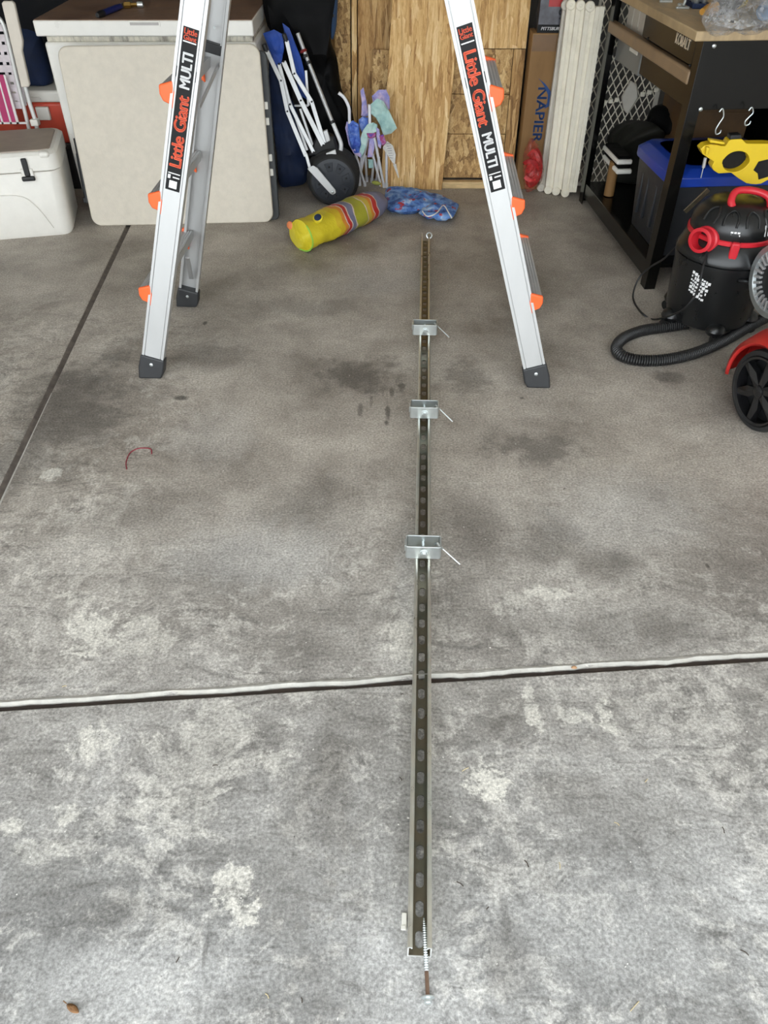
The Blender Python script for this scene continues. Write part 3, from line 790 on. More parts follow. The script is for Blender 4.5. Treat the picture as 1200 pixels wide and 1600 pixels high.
# ---- folded table leaning against the freezer
M['table'] = plain('speckled_beige_plastic', (.60, .545, .455), .5, 0, .05, 30, bump=.25, bscale=160, dirt=(.42, .38, .31), dirt_amt=.2)
M['tab_dark'] = plain('dark_grey_plastic', (.035, .038, .04), .6, 0, .2)
BL, BR = V((-1.412, 3.702, 0)), V((-.540, 3.752, 0))
ex = (BR - BL).normalized(); up = V((0, .155, 1)).normalized(); up = (up - ex * ex.dot(up)).normalized(); nn = ex.cross(up)
TF = frame((BL + BR) / 2, ex, up, nn)                   # x along, y up the leaf, z toward the camera
tb = thing('folding_table', 'beige plastic table folded in half, leaning against the white freezer', 'table', (BL + BR) / 2)
TH = .748
MB().prism(rrect(.874, TH, .045, 6, 0, TH / 2), -.026, 0, TF).build('front_leaf', M['table'], tb, bevel=.006, seg=3)
MB().prism(rrect(.850, TH - .02, .04, 6, .010, TH / 2), -.032, -.026, TF).build('leaf_rim', M['tab_dark'], tb)
MB().prism(rrect(.885, TH - .03, .03, 6, .022, TH / 2 - .012), -.062, -.032, TF).build('rear_leaf', M['tab_dark'], tb, bevel=.004)
for v in (166, 191, 248, 271):
    p = PL(424, v, (BL + BR) / 2, nn); q = TF.inverted() @ p
    MB().bx(.435, .452, q.y - .016, q.y + .016, -.034, -.027, TF).build('leaf_clip', M['white_pl'], tb, bevel=.003)
p = TF.inverted() @ PL(114, 225, (BL + BR) / 2, nn)
b = MB(); b.ringprism(rrect(.012, .085, .005, 3, p.x, p.y), rrect(.009, .082, .004, 3, p.x, p.y), 0, .0012, TF); b.build('moulded_mark', M['table'], tb)
for du in (0, .05):
    b = MB(); b.tube([TF @ V((-.437 - .018 + du * .3, .10, -.05 - du * .4)), TF @ V((-.437 - .012, .38, -.05 - du * .4))], .011, 10); b.build('folded_leg', M['black_pl'], tb)
MB().bx(-.47, -.42, .10, .125, -.075, -.04, TF).build('leg_brace', M['black_pl'], tb, bevel=.003)
MB().bx(.0, .41, TH - .012, TH - .004, -.029, -.0255, TF).build('hinge_slot', M['dark'], tb)

# ---- white cooler
C0 = V((-1.452, 3.592, 0)); cx_ = V((.975, .222, 0)).normalized(); cy_ = V((-.222, .975, 0)).normalized()
CF = frame(C0, cx_, cy_, V((0, 0, 1)))
co_ = thing('hard_cooler', 'white hard-sided cooler with black rubber latch beside the folded table', 'cooler', C0 + cx_ * -.36 + cy_ * .2)
M['cool'] = plain('rotomoulded_white', (.76, .735, .68), .5, 0, .03, 20, bump=.1, bscale=120)
M['cool_top'] = plain('brown_lid_top', (.33, .27, .22), .6, 0, .15, 9)  # lid top browner and darker than the white tub
def loft(b, secs, F):
    """stack of outlines (each a list of xy with a z) skinned into one body"""
    n = len(secs[0][0]); vs = []; fs = []
    for o, z in secs: vs += [(p[0], p[1], z) for p in o]
    for i in range(len(secs) - 1):
        for k in range(n):
            l = (k + 1) % n; fs.append((i * n + k, i * n + l, (i + 1) * n + l, (i + 1) * n + k))
    fs.append(tuple(range(n))[::-1]); fs.append(tuple((len(secs) - 1) * n + k for k in range(n)))
    return b.add(vs, fs, F)
WC, DC = .74, .40
def sec(w, d, r, z): return (rrect(w, d, r, 5, -WC / 2 + .0, DC / 2), z)
b = MB(); loft(b, [sec(WC - .06, DC - .05, .04, 0), sec(WC - .035, DC - .03, .05, .018), sec(WC - .01, DC - .008, .05, .285), sec(WC - .02, DC - .018, .05, .292)], CF); b.build('tub', M['cool'], co_)
b = MB(); loft(b, [sec(WC - .02, DC - .018, .05, .294), sec(WC, DC, .05, .300), sec(WC - .004, DC - .004, .05, .362), sec(WC - .03, DC - .03, .05, .374)], CF); lid = b.build('lid', M['cool'], co_)
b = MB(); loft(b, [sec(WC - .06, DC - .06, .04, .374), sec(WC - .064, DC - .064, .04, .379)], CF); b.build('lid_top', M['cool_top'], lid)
fp = CF @ V((0, 0, 0))
def cf(u, v): return CF.inverted() @ PL(u, v, fp, -cy_)
p, q = cf(36, 247), cf(39, 282)
b = MB(); b.bx(p.x - .012, p.x + .012, -.014, 0, q.z + .02, p.z, CF); b.build('latch', M['black_pl'], co_, bevel=.004)
b = MB(); b.bx(p.x - .028, p.x + .028, -.020, -.004, q.z, q.z + .02, CF); b.build('latch_grip', M['black_pl'], co_, bevel=.006, seg=3)
b = MB(); b.bx(p.x - .026, p.x + .026, -.008, .004, q.z + .004, q.z + .05, CF); b.build('latch_keeper', M['cool'], co_, bevel=.004)
b = MB(); b.bx(-.075, -.03, -.004, .12, .35, .3765, CF); b.build('corner_grip', M['cool'], lid, bevel=.012, seg=3)
b = MB(); b.tube(spline([CF @ V((-.66, .004, .19)), CF @ V((-.40, .001, .20)), CF @ V((-.22, .001, .20)), CF @ V((-.15, .003, .15)), CF @ V((-.10, .010, .04))], 6), .002, 6); b.build('moulded_line', M['cool'], co_)

# ---- red cooler behind, navy bag on it, folded beach chair in front
rx0, rx1 = -2.2, AY(96, 180, 4.2).x + .02
rc = thing('picnic_cooler', 'red picnic cooler with white lid behind the beach chair', 'cooler', ((rx0 + rx1) / 2, 4.33, .232))
M['red_pl'] = plain('red_plastic', (.52, .06, .03), .45, 0, .08)
MB().bx(rx0, rx1, 4.2, 4.48, .232, .425).build('tub', M['red_pl'], rc, bevel=.015, seg=3)
cr_ = thing('filler_crate', 'black plastic crate added to darken the gap under the red picnic cooler', 'crate', ((rx0 + rx1) / 2, 4.33, 0))  # crate added so the gap below the red cooler reads dark
MB().bx(rx0 + .01, rx1 - .01, 4.21, 4.47, 0, .215).build('walls', M['black_pl'], cr_, bevel=.01)
MB().bx(rx0, rx1, 4.20, 4.48, .205, .231).build('rim', M['black_pl'], cr_, bevel=.006)
for k in range(7): MB().bx(rx0 + .06 + k * .08, rx0 + .075 + k * .08, 4.204, 4.212, .03, .2).build('wall_rib', M['black_pl'], cr_)
MB().bx(rx0 - .006, rx1 + .006, 4.19, 4.49, .425, .478).build('lid', M['white_pl'], rc, bevel=.012, seg=3)
p = AY(68, 177, 4.19); MB().bx(p.x - .032, p.x + .032, 4.178, 4.2, p.z - .03, p.z + .03).build('latch', M['white_pl'], rc, bevel=.004)
p = AY(60, 160, 4.19); b = MB(); b.tube([(p.x - .03, 4.187, .45), (p.x + .01, 4.186, .452), (p.x + .018, 4.186, .44)], .003, 6); b.build('hinge_wire', M['white_pl'], rc)
b = MB(); pxinflate(b, [(28, 48), (58, 52), (66, 70), (84, 138), (70, 144), (40, 144), (32, 100)], 4.33, .09, amp=.02, freq=7, seed=2)
nv = b.build('duffel_bag', M['navy'], None, loc=AY(52, 144, 4.33)); tag(nv, 'navy blue bag resting on the red cooler beside the freezer', 'bag')
for v_ in nv.data.vertices:
    wz = v_.co.z + nv.location.z
    if wz < .482: v_.co.z = .482 - nv.location.z
b = MB(); pxinflate(b, [(18, 44), (58, 42), (60, 52), (20, 58)], 4.36, .06, amp=.02, freq=9, seed=5)
ch = thing('beach_chair', 'folded white beach chair with pink striped sling behind the white cooler', 'chair', AY(30, 195, 4.05).to_tuple()[:2] + (0,))
b = MB(); pxprism(b, [(2, 5), (5, 2), (18, 2), (22, 6), (35, 64), (35, 72), (34, 80), (46, 133), (44, 136), (33, 137)], 4.0, .022); b.build('armrest', plain('cream_armrest', (.66, .60, .52), .5, 0, .05), ch, bevel=.004)
M['tube_w'] = plain('white_painted_tube', (.70, .70, .68), .35, .2, .06)
T = lambda *pp: [AY(u, v, Y) for u, v, Y in pp]
b = MB(); b.tube(T((39, 134, 4.02), (46, 160, 4.02), (56, 190, 4.02), (62, 222, 4.02)), .010, 10); b.build('leg_tube', M['tube_w'], ch)
b = MB(); b.tube(spline(T((-6, 24, 4.05), (4, 36, 4.05), (12, 62, 4.05), (28, 130, 4.05), (44, 196, 4.05), (50, 225, 4.05)), 4), .009, 10); b.build('back_tube', M['tube_w'], ch)
b = MB(); b.bx(*sorted((AY(47, 190, 4.0).x, AY(59, 190, 4.0).x)), 3.995, 4.03, AY(52, 197, 4.0).z, AY(52, 187, 4.0).z); b.build('joint', M['white_pl'], ch, bevel=.003)
M['web'] = plain('lilac_webbing', (.62, .56, .58), .8, 0, .12, 30, bump=.3, bscale=200)
for i, v in enumerate((44, 60, 76, 92, 108, 123, 138, 152, 165)):
    x1 = 8 + (v - 40) * .235
    b = MB(); pxprism(b, [(-12, v - 6), (x1, v - 6), (x1 + 3, v + 5), (-12, v + 5)], 4.058 + .002 * (i % 2), .004); b.build('webbing_strap', M['web'], ch)
for i, u in enumerate((-4, 6, 14)):
    b = MB(); pxprism(b, [(u, 60), (u + 5, 60), (u + 28, 165), (u + 23, 165)], 4.064, .004); b.build('webbing_strap', M['web'], ch)
def stripes():
    m, nt, bs = mat_new('pink_stripe_cloth'); N = NT(nt)
    return m
M['pink'] = plain('magenta_cloth', (.42, .045, .14), .8, 0, .1, 30)
M['pinkw'] = plain('white_cloth', (.72, .68, .66), .8, 0, .06, 30)
b = MB(); pxprism(b, [(-6, 117), (6, 117), (28, 194), (-6, 194)], 4.03, .006); b.build('sling', M['pink'], ch)
for pp in ([(5, 117), (8, 117), (30, 194), (26, 194)], [(-2, 128), (0, 128), (19, 194), (16, 194)], [(-6, 160), (-4, 160), (6, 194), (3, 194)], [(-6, 191), (43, 191), (43, 194), (-6, 194)]):
    b = MB(); pxprism(b, pp, 4.027, .006); b.build('sling_stripe', M['pinkw'], ch)
# ------------------------------------------------------------------ folded beach cart, bags, child's chair, fish bag
wp = AY(520, 287, 3.95); WR = .130
ct = thing('beach_cart', 'folded beach cart with white flat bars and fat black balloon wheel', 'cart', (wp.x, 4.05, 0))
M['hub'] = plain('dark_hub_plastic', (.022, .026, .034), .5, 0, .15)
WF = frame(V((wp.x, 3.95, WR)), V((1, 0, 0)), V((0, 0, 1)), V((0, -1, 0)))   # z toward the camera
b = MB(); b.lathe([(.085, .0), (.112, .002), (.124, -.008), (WR, -.03), (WR, -.13), (.122, -.155), (.09, -.165)], 40, WF); ty = b.build('balloon_tyre', M['rubber'], ct)
for i in range(9):
    z = -.035 - i * .011; b = MB()
    b.lathe([(WR - .001, z), (WR + .0018, z - .002), (WR + .0018, z - .006), (WR - .001, z - .008)], 40, WF, caps=False); b.build('tread_rib', M['rubber'], ty)
b = MB(); b.lathe([(.0, .004), (.03, .007), (.1, .003), (.112, -.001), (.112, -.01)][::-1], 40, WF, caps=False); hb = b.build('hub_cover', M['hub'], ct)
for i in range(8):
    a = R(45 * i + 12); F = WF @ Matrix.Rotation(a, 4, 'Z')
    b = MB(); b.prism([(.048, -.012), (.088, -.022), (.088, .022), (.048, .012)], .003, .0072, F); b.build('hub_panel', M['hub'], hb, bevel=.002)
    b = MB(); b.lathe([(.005, .004), (.005, .010), (.003, .012)], 10, F @ Matrix.Translation((.07, 0, 0))); b.build('hub_bolt', M['black_pl'], hb)
M['bar_w'] = plain('white_painted_steel', (.70, .71, .72), .35, .1, .05)
def flat(pts, w=.017, t=.008, name='flat_bar', parent=ct, mat='bar_w', rivets=True):
    b = MB()
    for (u0, v0, Y0), (u1, v1, Y1) in zip(pts[:-1], pts[1:]):
        b.bar(AY(u0, v0, Y0), AY(u1, v1, Y1), w, t, (1, 0, 0))
    o = b.build(name, M[mat], parent, bevel=.0015)
    if rivets:
        for (u, v, Y) in pts:
            p = AY(u, v, Y - t / 2 - .001); b = MB(); b.lathe([(.0045, -.002), (.0045, .001), (.0025, .003)], 8, frame(p, V((1, 0, 0)), V((0, 0, 1)), V((0, -1, 0)))); b.build('rivet', M['black_pl'], o)
flat([(417, 80, 4.06), (439, 126, 4.04), (449, 174, 4.02), (478, 244, 3.97)], .019)
flat([(436, 100, 4.075), (453, 163, 4.05), (490, 238, 4.0)], .017)
flat([(443, 96, 4.085), (470, 157, 4.06), (505, 227, 4.0)], .022)
flat([(448, 64, 4.10), (460, 115, 4.085), (487, 159, 4.06), (507, 224, 4.01)], .019)
flat([(478, 110, 4.13), (482, 165, 4.10), (460, 165, 4.10)], .012, rivets=False)
flat([(469, 170, 4.085), (492, 238, 4.03)], .012, rivets=False)
flat([(450, 150, 4.085), (480, 235, 4.01)], .012, rivets=False)
flat([(478, 240, 3.955), (484, 262, 3.945)], .014, rivets=False)
# fork plate from the frame to the hub
b = MB(); pxprism(b, [(480, 264), (489, 259), (496, 263), (524, 297), (525, 302), (520, 305), (516, 303)], 3.925, .008); fk = b.build('fork_plate', M['bar_w'], ct, bevel=.003)
p = AY(519.5, 300, 3.923); b = MB(); b.lathe([(.007, 0), (.007, .004), (.004, .006)], 10, frame(p, V((1, 0, 0)), V((0, 0, 1)), V((0, -1, 0)))); b.build('axle_bolt', M['zinc'], fk)
b = MB(); pxprism(b, [(509, 240), (524, 234), (526, 244), (512, 247)], 3.96, .01); b.build('fork_plate', M['bar_w'], ct, bevel=.003)
b = MB(); pxprism(b, [(505, 206), (511, 203), (516, 220), (510, 223)], 4.0, .02); b.build('bracket', M['bar_w'], ct, bevel=.003)
b = MB(); pxprism(b, [(500, 205), (522, 215), (530, 240), (500, 244), (480, 245)], 4.02, .06); b.build('axle_housing', M['black_pl'], ct, bevel=.01)
# tow handle
b = MB(); b.tube([AY(465, 52, 4.16), AY(482, 97, 4.13), AY(519, 190, 4.05)], .0095, 12); b.build('handle_tube', M['alu_dull'], ct)
b = MB(); b.tube(spline([AY(519, 190, 4.05), AY(529, 214, 4.03), AY(533, 226, 4.02), AY(532, 238, 4.02)], 5), .010, 12); b.build('handle_bend', M['bar_w'], ct)
for (u, v, Y) in ((477, 88, 4.135), (482, 98, 4.13), (519, 191, 4.05)):
    p = AY(u, v, Y); b = MB(); b.lathe([(.011, -.007), (.013, -.005), (.013, .005), (.011, .007)], 12, axis_frame(p, AY(482, 97, 4.13) - AY(519, 190, 4.05))); b.build('collar', M['black_pl'], ct)
p = AY(474, 80, 4.14); b = MB(); b.lathe([(.014, -.006), (.018, 0), (.014, .006)], 10, axis_frame(p, AY(482, 97, 4.13) - AY(519, 190, 4.05))); b.build('collar', plain('dark_red_clip', (.22, .02, .02), .5), ct)
for (u, v, Y) in ((414, 74, 4.06), (445, 58, 4.10)):
    p = AY(u, v, Y); b = MB(); b.lathe([(.011, -.014), (.011, .012), (.006, .016)], 10, axis_frame(p, (-.3, 0, 1))); b.build('bar_end', M['black_pl'], ct)
b = MB(); pxinflate(b, [(411, 52), (428, 46), (442, 54), (444, 75), (440, 98), (432, 110), (424, 86)], 4.095, .006, amp=.014, freq=24, seed=1, sharp=True, power=.3); b.build('cover', M['blue_cloth'], ct)
b = MB(); pxinflate(b, [(441, 36), (452, 44), (470, 90), (480, 130), (486, 160), (470, 150), (455, 100)], 4.14, .007, amp=.014, freq=24, seed=9, sharp=True, power=.3); b.build('cover', M['blue_cloth'], ct)
# navy bag and black bag behind the cart
b = MB(); pxinflate(b, [(421, 92), (434, 110), (470, 190), (480, 250), (478, 284), (455, 291), (437, 288), (432, 240), (422, 160)], 4.22, .05, amp=.025, freq=11, seed=4)
o = b.build('navy_bag', M['navy'], None, loc=AY(455, 290, 4.22)); tag(o, 'navy blue nylon bag standing behind the beach cart bars', 'bag')
b = MB(); pxinflate(b, [(415, -60), (523, -60), (521, 0), (517, 60), (526, 90), (534, 140), (548, 166), (558, 215), (560, 250), (540, 265), (500, 240), (470, 150), (446, 60), (418, 40)], 4.30, .07, rings=9, amp=.05, freq=8, seed=7)
o = b.build('black_bag', M['black_cloth'], None, loc=AY(530, 265, 4.30)); tag(o, 'big black nylon bag slumped against the boards behind the cart', 'bag')
bb = thing('blue_backpack', 'blue backpack with white drawcord above the black bag', 'bag', AY(520, 60, 4.36).to_tuple())
b = MB(); pxinflate(b, [(507, -50), (528, -50), (527, 20), (525, 45), (519, 62), (514, 40)], 4.33, .035, amp=.01, freq=20, seed=3); b.build('sack', plain('steel_blue_cloth', (.03, .07, .16), .7), bb)
b = MB(); b.tube(spline(T((504, -5, 4.26), (508, 30, 4.26), (509, 50, 4.26), (506, 62, 4.26)), 5), .0025, 6); b.build('drawcord', M['white_en'], bb)
b = MB(); b.bx(*sorted((AY(514, 25, 4.28).x, AY(522, 25, 4.28).x)), 4.28, 4.30, AY(518, 27, 4.28).z, AY(518, 23, 4.28).z); b.build('buckle', M['black_pl'], bb)

# child's folded camp chair
def mott(name, c1, c2, c3, sc=26, rough=.7):
    m, nt, bs = mat_new(name); N = NT(nt); co = N.coord()
    n1 = N.noise(co, sc, 4, .6, .8)
    N.L.new(N.ramp(n1, [(.36, c1), (.5, c2), (.64, c3)]), bs.inputs['Base Color']); bs.inputs['Roughness'].default_value = rough
    N.L.new(N.bump(N.noise(co, 90, 3), .4, .004), bs.inputs['Normal'])
    return m
M['mint'] = mott('mint_cloth', (.32, .52, .50), (.42, .62, .58), (.54, .70, .66), 14)
M['lav'] = mott('lavender_cloth', (.26, .26, .60), (.42, .37, .66), (.62, .48, .64), 22)
M['peri'] = mott('periwinkle_cloth', (.03, .07, .40), (.08, .17, .55), (.25, .34, .68), 24)
M['flor'] = mott('floral_cloth', (.10, .06, .36), (.42, .06, .18), (.35, .30, .60), 40)
M['paper'] = mott('printed_label', (.55, .54, .50), (.62, .60, .56), (.66, .64, .6), 60, .6)
M['ivory'] = plain('ivory_tube', (.84, .84, .88), .35, 0, .05)
kc = thing('child_camp_chair', "child's folded camp chair in pastel mermaid cloth with thin white legs", 'chair', G(585, 288).to_tuple()[:2] + (0,))
def kp(pts): return [(530 + x / 9.41, 130 + y / 9.41) for x, y in pts]
legs = [((575, 214, 4.14), (560, 287)), ((585, 215, 4.14), (600, 291)), ((556, 242, 4.16), (570, 289)), ((556, 240, 4.22), (557, 281)), ((604, 232, 4.17), (604, 291)), ((592, 246, 4.19), (588, 285)),
        ((584, 250, 4.2), (581, 283)), ((571, 244, 4.2), (573, 282)), ((582, 240, 4.17), (595, 289)), ((565, 240, 4.2), (562, 288))]
for (u, v, Y), (u2, v2) in legs:
    f_ = G(u2, v2, .006); b = MB(); b.tube([AY(u, v, Y), f_], .0068, 10); lg = b.build('leg', M['ivory'], kc)
    b = MB(); b.tube([V((f_.x, f_.y, 0)), V((f_.x, f_.y, .022))], .009, 10); b.build('foot_cap', M['ivory'], lg)
b = MB(); b.tube(spline(T((529, 145, 4.10), (538, 153, 4.10), (545, 168, 4.10), (546, 185, 4.11), (547, 204, 4.12)), 5), .0078, 10); b.build('arm_tube', M['ivory'], kc)
b = MB(); b.tube(T((577, 163, 4.13), (578, 194, 4.13)), .0075, 10); b.build('back_tube', M['ivory'], kc)
def soft(name, pts, Y, th, mat, **kw):
    kw['amp'] = kw.get('amp', .005) * 1.7; b = MB(); pxinflate(b, kp(pts), Y, th * .5, sharp=True, power=.3, **kw); return b.build(name, M[mat], kc)
soft('canopy', [(480, 190), (580, 95), (690, 95), (740, 200), (745, 380), (700, 400), (600, 300), (500, 300)], 4.19, .012, 'lav', amp=.006, freq=30)
soft('canopy', [(310, 110), (355, 60), (390, 200), (435, 470), (380, 500), (320, 480), (330, 300)], 4.18, .012, 'lav', amp=.006, freq=30)
soft('canopy', [(445, 325), (560, 225), (650, 262), (750, 440), (850, 660), (765, 740), (650, 765), (600, 620), (540, 510), (465, 450)], 4.14, .014, 'mint', amp=.008, freq=24)
soft('seat_cloth', [(285, 540), (340, 490), (430, 510), (430, 600), (340, 730), (295, 650)], 4.15, .014, 'peri', amp=.006, freq=30)
soft('seat_cloth', [(125, 600), (200, 545), (285, 600), (320, 900), (290, 1020), (225, 1030), (165, 930), (125, 720)], 4.11, .020, 'peri', amp=.010, freq=34)
soft('piping', [(88, 660), (112, 560), (150, 600), (150, 760), (190, 960), (260, 1040), (330, 1050), (320, 1100), (210, 1030), (140, 900)], 4.115, .008, 'lav', amp=.003, freq=30)
soft('seat_cloth', [(300, 840), (350, 690), (420, 600), (500, 578), (560, 610), (560, 700), (470, 720), (420, 760), (390, 960), (330, 1100), (300, 1000)], 4.12, .010, 'mint', amp=.006, freq=30)
soft('seat_cloth', [(540, 640), (590, 680), (625, 900), (610, 965), (570, 930), (545, 760)], 4.12, .010, 'lav', amp=.005, freq=30)
soft('seat_cloth', [(400, 735), (540, 735), (530, 790), (470, 815), (420, 790)], 4.105, .010, 'flor', amp=.004, freq=30)
soft('seat_cloth', [(440, 810), (510, 810), (520, 960), (490, 1085), (415, 1090), (430, 950)], 4.145, .010, 'lav', amp=.005, freq=30)
soft('seat_cloth', [(420, 1115), (500, 1120), (500, 1250), (430, 1250)], 4.16, .010, 'mint', amp=.004, freq=30)
soft('seat_cloth', [(590, 765), (650, 750), (695, 870), (645, 925), (605, 860)], 4.11, .010, 'flor', amp=.005, freq=30)
b = MB(); pxprism(b, kp([(640, 950), (705, 850), (790, 920), (832, 1050), (820, 1190), (790, 1180)]), 4.13, .002); tg = b.build('label_tag', M['paper'], kc)
b = MB(); pxprism(b, kp([(790, 1195), (835, 1185), (882, 1390), (870, 1395)]), 4.132, .002); b.build('label_tag', M['paper'], kc)
for i in range(7):
    b = MB(); x = 690 + i * 8; y = 890 + i * 34
    pxprism(b, kp([(x, y), (x + 70 - i * 3, y - 8 + i * 2), (x + 70 - i * 3, y - 2 + i * 2), (x, y + 6)]), 4.128, .001); b.build('print_line', plain('grey_print', (.2, .2, .22), .6), tg)

# striped fish bag lying on the floor
h0, h1 = G(470, 366, .074), G(592, 312, .08)
fx = (h1 - h0); FL = fx.length; fd = fx.normalized()
def make_fish():
    m, nt, bs = mat_new('striped_fish_nylon'); N = NT(nt)
    tc = N.n('ShaderNodeTexCoord'); dp = N.n('ShaderNodeVectorMath', operation='DOT_PRODUCT'); N.L.new(tc.outputs['Object'], dp.inputs[0]); dp.inputs[1].default_value = fd
    x = N.m('DIVIDE', dp.outputs['Value'], FL)
    sp = N.n('ShaderNodeSeparateXYZ'); N.L.new(tc.outputs['Object'], sp.inputs[0])
    wv = N.m('MULTIPLY', N.m('SINE', N.m('MULTIPLY', sp.outputs[2], 70)), .018)
    x = N.m('ADD', N.m('ADD', x, wv), N.m('MULTIPLY', N.m('SUBTRACT', N.noise(tc.outputs['Object'], 9, 2), .5), .10))
    Y_, O_, R_, G_, W_, D_ = (.62, .50, .02), (.60, .22, .03), (.45, .03, .025), (.35, .34, .03), (.62, .50, .42), (.17, .17, .25)
    stops = [(0, Y_), (.30, (.58, .40, .02)), (.36, O_), (.405, W_), (.415, R_), (.455, W_), (.465, D_), (.53, W_), (.54, G_), (.66, W_), (.67, (.52, .38, .05)), (.72, O_), (.755, W_), (.765, R_), (.82, W_), (.83, D_)]
    # keep within the ramp's 32 stops
    N.L.new(N.ramp(x, stops, 'CONSTANT'), bs.inputs['Base Color']); bs.inputs['Roughness'].default_value = .5
    N.L.new(N.bump(N.noise(tc.outputs['Object'], 35, 3), .5, .006), bs.inputs['Normal'])
    return m
M['fish'] = make_fish()
fs_ = thing('fish_bag', 'yellow striped fish shaped nylon bag lying on the floor by the cart wheel', 'bag', (h0.x, h0.y, h0.z))
b = MB(); FA = axis_frame(h0, fd, (0, 0, 1)); n = 32; vs = []; fcs = []; K = 44
for i in range(K + 1):
    tt = i / K; r = .066 + .012 * math.sin(tt * 3.1) + .002
    if tt > .9: r *= 1 - 2.6 * (tt - .9) ** 1.1 * (1 + 0)
    sag = .80 if tt > .12 else .80 + (.12 - tt) * 1.5
    for k in range(n):
        a = 2 * math.pi * k / n
        rr_ = r * (1 + .07 * noise.noise(V((tt * 9, math.cos(a) * 1.6, math.sin(a) * 1.6))) + .04 * noise.noise(V((tt * 24, math.cos(a) * 3, math.sin(a) * 3 + 7))))
        p = FA @ V((rr_ * math.cos(a) * sag * 1.05, rr_ * math.sin(a) * 1.1, tt * FL))
        p.z = max(p.z - .008, .002 + .001 * noise.noise(p * 20)); vs.append(p)
for i in range(K):
    for k in range(n):
        l = (k + 1) % n; fcs.append((i * n + k, i * n + l, (i + 1) * n + l, (i + 1) * n + k))
fcs.append(tuple(K * n + k for k in range(n)))
b.add(vs, fcs); b.build('body', M['fish'], fs_, ang=80)
M['fish_y'] = mott('yellow_nylon', (.55, .44, .01), (.66, .54, .02), (.72, .62, .06), 18, .5)
b = MB(); ring0 = vs[:n]; ctr = sum((V(p) for p in ring0), V()) / n - fd * .012
cv = [ctr + (V(p) - ctr) * s - fd * (.012 * (1 - s)) + V((0, 0, .004 * noise.noise(V(p) * 40))) for s in (.99, .7, .35) for p in ring0] + [ctr - fd * .006]
cfc = [(i * n + (k + 1) % n, i * n + k, (i + 1) * n + k, (i + 1) * n + (k + 1) % n) for i in (0, 1) for k in range(n)] + [(2 * n + (k + 1) % n, 2 * n + k, 3 * n) for k in range(n)]
b.add(cv, cfc); b.build('mouth_end', M['fish_y'], fs_, ang=80)
zr = sorted(range(n), key=lambda k: -(V(ring0[k]) - ctr).dot(V((.8, -.1, -.35))))[:15]; zr = [k for k in range(n) if k in zr] 
while zr and (zr[-1] - zr[0]) > 20: zr = zr[1:] + [zr[0] + n]
b = MB(); b.tube([V(ring0[k % n]) - fd * .001 for k in sorted(zr)], .0036, 8); b.build('zip_rim', plain('lime_zip', (.28, .55, .06), .5), fs_)
p = FA @ V((.058, -.015, .11))
for s, mt, nm in ((.023, 'fish_y', 'eye_ring'), (.017, 'navy', 'eye')):
    b = MB(); nrm = (V((-.15, -.55, .8))).normalized(); b.lathe([(s, -.004), (s, .004 if s > .02 else .008), (s * .7, .007 if s > .02 else .011)], 20, axis_frame(G(497, 341, .135), nrm)); b.build(nm, M[mt], fs_)
b = MB(); b.inflate(circ(.018, 14), .008, axis_frame(G(453, 352, .10), (-.5, -.8, .2))); b.build('lip', plain('salmon_cloth', (.72, .22, .08), .6), fs_)
b = MB(); b.inflate(circ(.024, 14, sy=.7), .01, axis_frame(G(588, 286, .14), (.2, .2, 1))); b.build('tail_cap', plain('olive_cloth', (.25, .27, .05), .7), fs_)

# blue patterned cloth on the floor
def make_bluecloth():
    m, nt, bs = mat_new('blue_print_cloth'); N = NT(nt); co = N.coord()
    c = N.ramp(N.noise(co, 22, 4, .6, .5), [(.34, (.02, .05, .22)), (.46, (.08, .20, .55)), (.58, (.20, .36, .68)), (.70, (.48, .58, .74))])
    c = N.mix(N.rng(N.noise(co, 30, 3, .5), .60, .66), c, (.42, .04, .05))
    N.L.new(c, bs.inputs['Base Color']); bs.inputs['Roughness'].default_value = .7
    N.L.new(N.bump(N.noise(co, 40, 3), .6, .006), bs.inputs['Normal']); return m
M['bcl'] = make_bluecloth()
def gin(b, pts, z, th, **kw):
    P = [G(u, v, z) for u, v in pts]; sp = spline([(p.x, p.y, 0) for p in P], 4, True)
    return b.inflate([(p.x, p.y) for p in sp], th, frame(V((0, 0, z)), V((1, 0, 0)), V((0, 1, 0)), V((0, 0, 1))), **kw)
bc = thing('print_cloth', 'blue cloth printed with red figures, bundled on the floor under the boards', 'cloth', G(660, 320).to_tuple()[:2] + (0,))
b = MB(); gin(b, [(602, 300), (612, 292), (650, 298), (690, 306), (716, 320), (700, 326), (670, 326), (640, 330), (606, 328)], .024, .022, amp=.022, freq=18, seed=2, power=.3); b.build('bundle', M['bcl'], bc, ang=80)
b = MB(); gin(b, [(654, 332), (672, 322), (695, 314), (716, 318), (712, 332), (704, 341), (676, 339), (664, 338)], .026, .020, amp=.020, freq=22, seed=6, power=.3); b.build('folded_end', M['bcl'], bc, ang=80)
b = MB(); b.tube(spline([G(660, 330, .05), G(668, 338, .045), G(682, 333, .055), G(693, 321, .06), G(702, 334, .05), G(706, 341, .03)], 4), .003, 6); b.build('white_piping', M['white_en'], bc)
for o in bc.children:
    for v_ in o.data.vertices: v_.co.z = max(v_.co.z, .0015)
